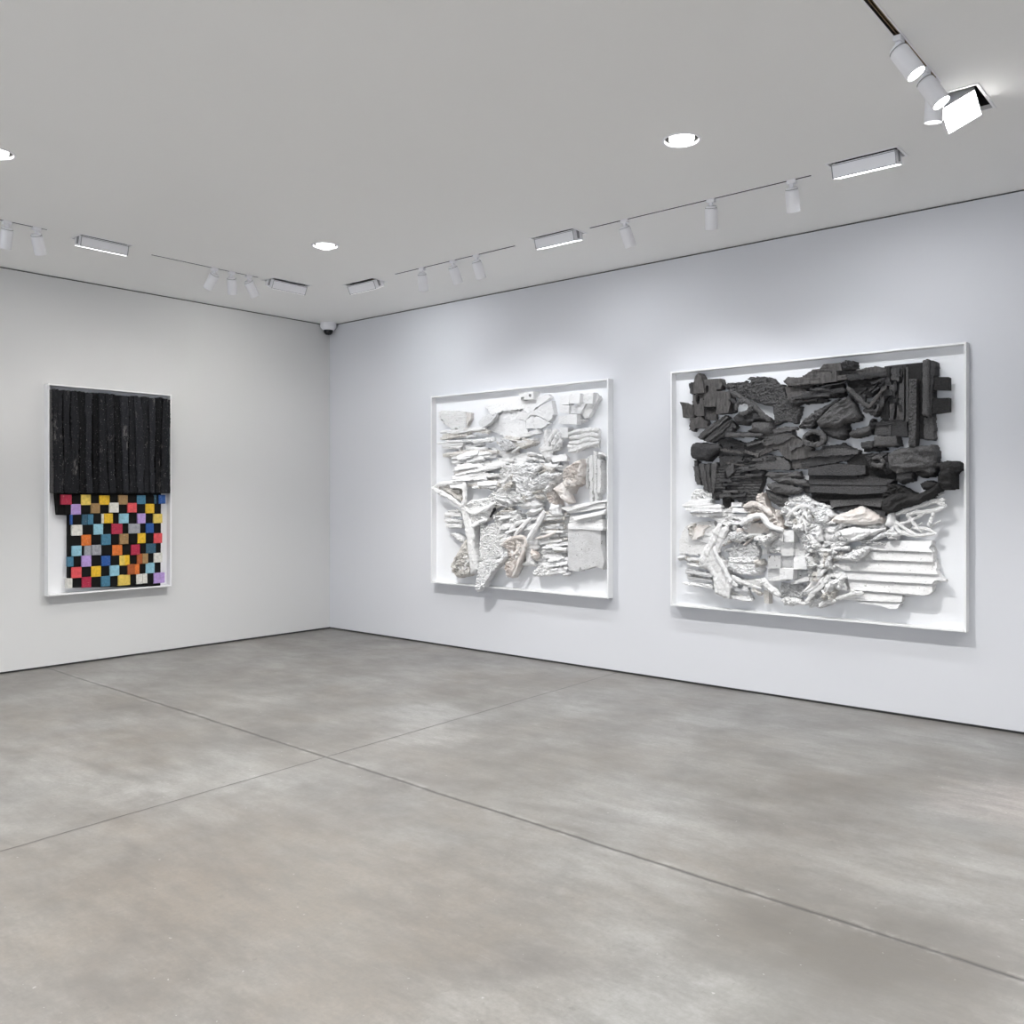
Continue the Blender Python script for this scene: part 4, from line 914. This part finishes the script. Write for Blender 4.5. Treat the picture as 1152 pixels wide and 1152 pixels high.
for i, (a, b) in enumerate(FILL_WIN):
    bm = bmesh.new()
    for (p, q, r_, s_) in ((a, .35, a + .06, 3.2), (b - .06, .35, b, 3.2), (a, .35, b, .41), (a, 3.14, b, 3.2), ((a + b) / 2 - .03, .41, (a + b) / 2 + .03, 3.14)):
        box(bm, p, YB - .12, q, r_, YB - .06, s_)
    w_ = struct('fill_window_%d' % (i + 1), bm, 'frame_white')
    bm = bmesh.new(); box(bm, a + .06, YB - .095, .41, b - .06, YB - .085, 3.14); from_bm('pane', bm, 'glass', w_)

# ---------------------------------------------------------------- fixtures: positions measured on the ceiling
TR_L, TR_L2, TR_R, TR_N = 1.475, 1.40, -1.175, 7.41
TRACKS = [  # (axis, fixed coordinate, from, to, label)
    ('y', TR_L, -5.6, -3.86, 'recessed white lighting track nearest the left edge of the photo'),
    ('y', TR_L2, -2.98, -1.93, 'recessed white lighting track above the left wall, nearer the corner, holding three spotlights'),
    ('x', TR_R, 2.47, 3.93, 'recessed white lighting track in front of the all-white relief, nearer the corner'),
    ('x', TR_R, 4.68, 6.42, 'long recessed white lighting track before the black and white relief'),
    ('y', TR_N, -3.9, -2.04, 'recessed lighting track with open copper slot, top right of the photo')]
WASH = [  # (axis, x, y, tilt sign/deg, label)
    ('y', 1.47, -3.43, 'open rectangular ceiling lamp panel above the checkered artwork on the left wall'),
    ('y', 1.42, -1.62, 'small rectangular ceiling lamp panel left of the corner dome camera'),
    ('x', 1.99, -1.13, 'small rectangular ceiling lamp panel right of the corner dome camera'),
    ('x', 4.37, TR_R, 'rectangular ceiling lamp panel between the two tracks on the right'),
    ('x', 6.78, -1.22, 'largest rectangular ceiling lamp panel, right of the long track, with glowing lower edge'),
    ('n', 7.42, -1.68, 'square glaring ceiling floodlight tilted out of its opening at the end of the near track')]
DOWN = [(2.75, -2.19, 'round glowing recessed downlight near the room corner'),
        (6.08, -2.22, 'round glowing recessed downlight above the right-hand artwork'),
        (2.86, -4.72, 'round recessed downlight cut off by the left edge of the photo'),
        (9.4, -2.2, 'added unseen fill downlight outside the picture to the right'),  # from here on unseen: downlights added for fill, continuing the grid
        (6.08, -4.72, 'added unseen fill downlight over the middle of the gallery floor'),
        (9.4, -4.72, 'added unseen fill downlight over the photographer'),
        (2.86, -7.3, 'added unseen fill downlight far along the left wall'),
        (6.08, -7.3, 'added unseen fill downlight in the middle of the rear gallery'),
        (9.4, -7.3, 'added unseen fill downlight in the rear gallery by the far side wall'),
        (2.86, -9.9, 'added unseen fill downlight by the added windows, near the left wall'),
        (6.08, -9.9, 'added unseen fill downlight by the added windows, middle'),
        (9.4, -9.9, 'added unseen fill downlight by the added windows, near the far side wall')]
holes = []
sw = .010
for ax, c, a, b, _ in TRACKS:
    w2 = .014 if c == TR_N else sw
    holes.append((c - w2, a, c + w2, b) if ax == 'y' else (a, c - w2, b, c + w2))
for ax, x, y, _ in WASH:
    if ax == 'x': holes.append((x - .205, y - .085, x + .205, y + .085))
    elif ax == 'y': holes.append((x - .085, y - .205, x + .085, y + .205))
    else: holes.append((x - .1, y - .2, x + .13, y + .14))
for x, y, _ in DOWN: holes.append((x - .125, y - .125, x + .125, y + .125))
xs = sorted({-.15, XB + .15} | {v for h_ in holes for v in (h_[0], h_[2])}); ys = sorted({YB - .15, .15} | {v for h_ in holes for v in (h_[1], h_[3])})
bm = bmesh.new(); vc = {}
def cv(x, y, z):
    k = (x, y, z)
    if k not in vc: vc[k] = bm.verts.new(k)
    return vc[k]
for x0, x1 in zip(xs, xs[1:]):
    for y0, y1 in zip(ys, ys[1:]):
        mx, my = (x0 + x1) / 2, (y0 + y1) / 2
        if any(h_[0] < mx < h_[2] and h_[1] < my < h_[3] for h_ in holes): continue
        bm.faces.new((cv(x0, y0, H), cv(x0, y1, H), cv(x1, y1, H), cv(x1, y0, H)))
for h_ in holes[len(TRACKS):len(TRACKS) + len(WASH)]:   # the reveal of each opening through the ceiling board
    x0, y0, x1, y1 = h_
    p = [(x0, y0), (x1, y0), (x1, y1), (x0, y1)]
    for a, b in zip(p, p[1:] + p[:1]):
        bm.faces.new([bm.verts.new((a[0], a[1], H)), bm.verts.new((b[0], b[1], H)), bm.verts.new((b[0], b[1], H + .02)), bm.verts.new((a[0], a[1], H + .02))])
for x, y, _ in DOWN:                        # round cut-outs for the downlights
    n_ = 48; ci, sq = [], []
    for k_ in range(n_):
        a_ = 2 * math.pi * k_ / n_; c_, s_ = math.cos(a_), math.sin(a_); m_ = .125 / max(abs(c_), abs(s_))
        ci.append(bm.verts.new((x + .098 * c_, y + .098 * s_, H))); sq.append(bm.verts.new((x + m_ * c_, y + m_ * s_, H)))
    for k_ in range(n_): bm.faces.new((ci[k_], sq[k_], sq[(k_ + 1) % n_], ci[(k_ + 1) % n_]))
me = bpy.data.meshes.new('ceiling'); bm.to_mesh(me); bm.free()
ce = link('ceiling', me, 'ceiling_paint'); ce['kind'] = 'structure'
bm = bmesh.new(); box(bm, -.2, YB - .2, H + .34, XB + .2, .2, H + .4); o = struct('ceiling_slab', bm, 'reveal_dark')

def open_tray(bm, x0, y0, x1, y1, z0, z1):  # five-sided recess, open below
    v = [bm.verts.new((x, y, z)) for z in (z0, z1) for x, y in ((x0, y0), (x1, y0), (x1, y1), (x0, y1))]
    for a in range(4): bm.faces.new((v[a], v[(a + 1) % 4], v[4 + (a + 1) % 4], v[4 + a]))
    bm.faces.new(v[4:])
def flange(bm, x0, y0, x1, y1, w, z0, z1):
    for a, b, c, d in ((x0 - w, y0 - w, x1 + w, y0), (x0 - w, y1, x1 + w, y1 + w), (x0 - w, y0, x0, y1), (x1, y0, x1 + w, y1)):
        box(bm, a, b, z0, c, d, z1)
for (ax, c, a, b, lab) in TRACKS:
    near = c == TR_N; w2 = .014 if near else sw
    r_ = (c - w2, a, c + w2, b) if ax == 'y' else (a, c - w2, b, c + w2)
    mid = ((r_[0] + r_[2]) / 2, (r_[1] + r_[3]) / 2)
    e = empty('lighting_track', (mid[0], mid[1], H), label=lab, cat='track', group='recessed lighting tracks')
    L = lambda q: (q[0] - mid[0], q[1] - mid[1], q[2] - mid[0], q[3] - mid[1])
    q = L(r_); bm = bmesh.new(); open_tray(bm, *q, .0, .055); from_bm('channel', bm, 'cavity_dark', e)
    bm = bmesh.new(); flange(bm, *q, .009 if near else .006, -.0015, -.0002); from_bm('rail_flange', bm, 'lamp_white', e)
    if near:
        for s_ in (-.006, .006):
            bm = bmesh.new(); box(bm, s_ - .0025, q[1] + .01, .008, s_ + .0025, q[3] - .01, .02); from_bm('conductor', bm, 'copper', e)

def Rdir(d):                                # rotation that takes -Z to direction d
    return Vector((0, 0, -1)).rotation_difference(Vector(d).normalized()).to_matrix().to_4x4()
def add_light(name, kind, parent, loc, d, power, col=(1, .98, .95), **kw):
    l = bpy.data.lights.new(name, kind); l.energy = power; l.color = col
    for k, v in kw.items(): setattr(l, k, v)
    o = bpy.data.objects.new(name, l); C.objects.link(o); o.parent = parent
    o.matrix_local = Matrix.Translation(loc) @ Rdir(d)
    return o
SPOT_W, WASH_W, DOWN_W, = 13.2, 6.2, 262
WARM, COOL = (1, .965, .93), (.955, .97, 1)
def spotlight(x, y, d, label, axis, power=SPOT_W, lit=False, big=1.0, cone=92, col=COOL, group='spotlights on the ceiling tracks'):
    e = empty('track_spotlight', (x, y, H), label=label, cat='spotlight', group=group)
    bm = bmesh.new(); b_ = big
    ax, ay = (.017, .030) if axis == 'y' else (.030, .017)
    box(bm, -ax * b_, -ay * b_, -.026 * b_, ax * b_, ay * b_, -.002, .003); box(bm, -.012 * b_, -.012 * b_, -.045 * b_, .012 * b_, .012 * b_, -.026 * b_, .002)
    from_bm('track_adapter', bm, 'lamp_white', e)
    bm = bmesh.new(); lathe(bm, [(0, -.04 * b_), (.009 * b_, -.04 * b_), (.009 * b_, -.07 * b_), (0, -.07 * b_)], 12); from_bm('stem', bm, 'lamp_white', e)
    piv = Matrix.Translation((0, 0, -.066 * b_)) @ Rdir(d)
    r = .043 * b_; Lh = .138 * b_
    bm = bmesh.new()
    lathe(bm, [(0, .018), (r * .80, .018), (r * .86, .012), (r * .86, .004), (r * .98, -.001), (r, -.008), (r, -Lh), (r * .93, -Lh), (r * .88, -Lh + .03), (0, -Lh + .034)], 32, piv)
    hd = from_bm('lamp_head', bm, 'lamp_white', e, True)
    bm = bmesh.new(); lathe(bm, [(r * .865, .0045), (r * .93, .0045), (r * .93, .0075), (r * .865, .0075)], 32, piv); from_bm('vent_ring', bm, 'lamp_grey', hd)
    bm = bmesh.new(); lathe(bm, [(0, -Lh + .006 + (.0 if lit else .016)), (r * .9, -Lh + .006 + (.0 if lit else .016)), (r * .9, -Lh + .012 + (.0 if lit else .016))], 32, piv)
    from_bm('lens', bm, 'glow' if lit else 'glow_soft', hd)
    dd = Vector(d).normalized(); p = Vector((0, 0, -.066 * b_)) + dd * (Lh + .006)
    add_light('spot_beam', 'SPOT', e, p, d, power, col, spot_size=math.radians(cone), spot_blend=.6, shadow_soft_size=.018)
    return e
def cxy(px, py): return at_ceiling(px, py, H)
# three spotlights near the left edge / over the left artwork
spotlight(TR_L, -4.146, (-.42, .02, -1), 'white cylinder spotlight at the very left edge of the photo', 'y', SPOT_W * .62, col=WARM)
spotlight(TR_L, -3.938, (-.42, .42, -1), 'white cylinder spotlight hanging straight, second from the left edge', 'y', SPOT_W * .62, col=WARM)
spotlight(TR_L2, -2.385, (-.75, -.15, -1), 'white cylinder spotlight leaning left, first of three on the left track nearer the corner', 'y', SPOT_W * .45, col=WARM)
spotlight(TR_L2, -2.21, (-.50, .40, -1), 'middle white cylinder spotlight of three on the left track nearer the corner', 'y', SPOT_W * .3, col=WARM)
spotlight(TR_L2, -2.03, (-.15, .72, -1), 'white cylinder spotlight leaning sharply right, last of three on the left track', 'y', SPOT_W * .3, col=WARM)
# in front of the white relief
spotlight(2.83, TR_R, (-.25, .42, -1), 'white cylinder spotlight hanging straight, leftmost on the track before the white relief', 'x')
spotlight(3.22, TR_R, (-.02, .56, -1), 'white cylinder spotlight leaning right, middle of three before the white relief', 'x')
spotlight(3.50, TR_R, (.0, .48, -1), 'white cylinder spotlight leaning right, rightmost of three before the white relief', 'x')
# long track before the black and white relief
spotlight(5.00, TR_R, (.10, .50, -1), 'white cylinder spotlight leaning right, leftmost on the long right track', 'x', SPOT_W * 1.15)
spotlight(5.71, TR_R, (-.20, .40, -1), 'white cylinder spotlight hanging straight in the middle of the long right track', 'x', SPOT_W * 1.15)
spotlight(6.29, TR_R, (-.10, .46, -1), 'white cylinder spotlight near the right end of the long right track', 'x', SPOT_W * 1.15)
# near track
spotlight(TR_N, -2.62, (.60, .1, -1), 'large lit white spotlight in the upper right, first on the copper track', 'y', 18, True, 1.0)
spotlight(TR_N, -2.225, (.60, .05, -1), 'lit white spotlight between its twin and the square floodlight, upper right', 'y', 18, True, 1.0)
spotlight(TR_N, -2.07, (-.10, .12, -1), 'half-hidden white spotlight hanging behind two lit ones, upper right', 'y', 12, False, 1.0)

for i, (ax, x, y, lab) in enumerate(WASH):
    e = empty('ceiling_floodlight', (x, y, H), label=lab, cat='ceiling light', group='hinged rectangular ceiling floodlights')
    if ax == 'n': q = (-.1, -.2, .13, .14)
    else: q = (-.205, -.085, .205, .085) if ax == 'x' else (-.085, -.205, .085, .205)
    bm = bmesh.new(); open_tray(bm, *q, .0201, .16); from_bm('recess', bm, 'lamp_black', e)
    bm = bmesh.new(); flange(bm, *q, .014, -.003, -.0002); from_bm('opening_trim', bm, 'lamp_white', e)
    # lamp box built along X, opening down; hinge at the room side
    if ax == 'n':
        T = Matrix.Translation((.0, -.03, -.02)) @ Rdir((.50, -.38, -.80)) @ Matrix.Rotation(math.radians(8), 4, 'Z'); lx, ly, hh = .088, .088, .05
    else:
        T = Matrix.Translation((0, .01 if ax == 'x' else 0, -.028)) if ax == 'x' else Matrix.Translation((-.01, 0, -.028)) @ Matrix.Rotation(math.radians(90), 4, 'Z')
        T = T @ Matrix.Rotation(math.radians((15, 25, 25, 16, 16)[i]), 4, 'X'); lx, ly, hh = .19, .058, .041
    bm = bmesh.new()
    for a, b, c, d in ((-lx, -ly, lx, -ly + .004), (-lx, ly - .004, lx, ly), (-lx, -ly + .004, -lx + .004, ly - .004), (lx - .004, -ly + .004, lx, ly - .004)):
        box(bm, a, b, -hh, c, d, hh, 0, T)
    box(bm, -lx, -ly, hh, lx, ly, hh + .003, 0, T)
    hs = from_bm('lamp_box', bm, 'lamp_white', e)
    # thin shadow-line edging round the box
    bm = bmesh.new()
    for z in (-hh + .002, hh - .006):
        box(bm, -lx - .0015, -ly - .0015, z, lx + .0015, -ly, z + .0035, 0, T); box(bm, -lx - .0015, ly, z, lx + .0015, ly + .0015, z + .0035, 0, T)
    for sx in (-lx, lx):
        box(bm, sx - .0025, -ly - .0015, -hh, sx + .0025, -ly, hh, 0, T)
    from_bm('edge_strip', bm, 'lamp_grey', hs)
    for sx in (-lx - .006, lx + .001):
        bm = bmesh.new(); box(bm, sx, -.012, -hh * .6, sx + .005, .012, hh + .03, 0, T); from_bm('bracket', bm, 'lamp_grey', e)
    bm = bmesh.new(); box(bm, -lx + .005, -ly + .005, -hh - .002, lx - .005, ly - .005, -hh + .004, 0, T)
    from_bm('diffuser', bm, 'glow' if ax == 'n' else 'glow_dim' if i in (1, 2) else 'glow_cool', hs)
    P = T @ Vector((0, 0, -hh - .012)); dr = (T.to_3x3() @ Vector((0, 0, -1)))
    col = WARM if ax == 'y' else COOL
    add_light('flood_beam', 'AREA', e, P, dr, WASH_W * (1.5 if ax == 'n' else 1), col, shape='RECTANGLE', size=lx * 1.8, size_y=ly * 1.8, spread=math.radians(75 if ax == 'n' else 150))

for x, y, lab in DOWN:
    e = empty('recessed_downlight', (x, y, H), label=lab, cat='ceiling light', group='round recessed downlights')
    bm = bmesh.new(); lathe(bm, [(.115, -.0005), (.113, -.004), (.100, -.005), (.0975, -.001), (.0975, .012)], 48)
    from_bm('trim_ring', bm, 'lamp_white', e, True)
    bm = bmesh.new(); lathe(bm, [(.0974, .012), (.0974, .14), (0, .14)], 32); from_bm('recess', bm, 'lamp_black', e)
    bm = bmesh.new(); lathe(bm, [(.0, -.030), (.03, -.028), (.050, -.022), (.066, -.010), (.073, .004), (.072, .03), (.05, .06), (.03, .09), (.03, .13)], 40)
    from_bm('bulb', bm, 'glow_bulb', e, True)
    add_light('down_beam', 'SPOT', e, (0, 0, -.05), (0, 0, -1), DOWN_W, (1, .985, .965), spot_size=math.radians(122), spot_blend=.7, shadow_soft_size=.07)

# corner dome camera
e = empty('dome_security_camera', (.0965, -.0965, H), label='small white security camera with black dome in the room corner', cat='security camera')
bm = bmesh.new(); lathe(bm, [(0, .03), (.03, .03), (.03, .002), (.092, .0015), (.094, -.008), (.094, -.045), (.088, -.058), (.064, -.082), (.056, -.086), (.054, -.08), (0, -.08)], 40); from_bm('housing', bm, 'lamp_white', e, True)
bm = bmesh.new(); lathe(bm, [(.0545, -.081), (.056, -.10), (.048, -.122), (.03, -.138), (0, -.144)], 32); from_bm('dome', bm, 'dome_black', e, True)

# ---------------------------------------------------------------- daylight, camera, view
w = bpy.data.worlds.new('World'); bpy.context.scene.world = w; w.use_nodes = True
w.node_tree.nodes['Background'].inputs[0].default_value = (.84, .90, 1, 1); w.node_tree.nodes['Background'].inputs[1].default_value = 2.6
for i, (a, b) in enumerate(FILL_WIN):            # portals only guide sampling of the sky through the added windows
    l = bpy.data.lights.new('fill_window_portal', 'AREA'); l.shape = 'RECTANGLE'; l.size = b - a - .1; l.size_y = 2.75; l.cycles.is_portal = True
    o = bpy.data.objects.new('fill_window_portal', l); C.objects.link(o); o.matrix_world = Matrix.Translation(((a + b) / 2, YB - .05, 1.775)) @ Rdir((0, 1, 0))
cam = bpy.data.cameras.new('Camera'); co = bpy.data.objects.new('Camera', cam); C.objects.link(co)
cam.sensor_width = 36; cam.sensor_fit = 'HORIZONTAL'; cam.lens = F / 1152 * 36
cam.shift_x = 0; cam.shift_y = -(576 - PY) / 1152
fw = Vector((W2[0], W2[1], 0)); rt = Vector((R2[0], R2[1], 0)); up = Vector((0, 0, 1))
co.matrix_world = Matrix(((rt.x, up.x, -fw.x, CAM[0]), (rt.y, up.y, -fw.y, CAM[1]), (rt.z, up.z, -fw.z, CAM[2]), (0, 0, 0, 1)))
sc = bpy.context.scene; sc.camera = co
vs_ = sc.view_settings; sc.display_settings.display_device = 'sRGB'
vs_.view_transform = 'Standard'; vs_.look = 'None'; vs_.gamma = 1; vs_.use_curve_mapping = False; vs_.exposure = EXPOSURE
sc.cycles.max_bounces = 10; sc.cycles.diffuse_bounces = 6; sc.cycles.use_denoising = True
sc.cycles.sample_clamp_indirect = 6
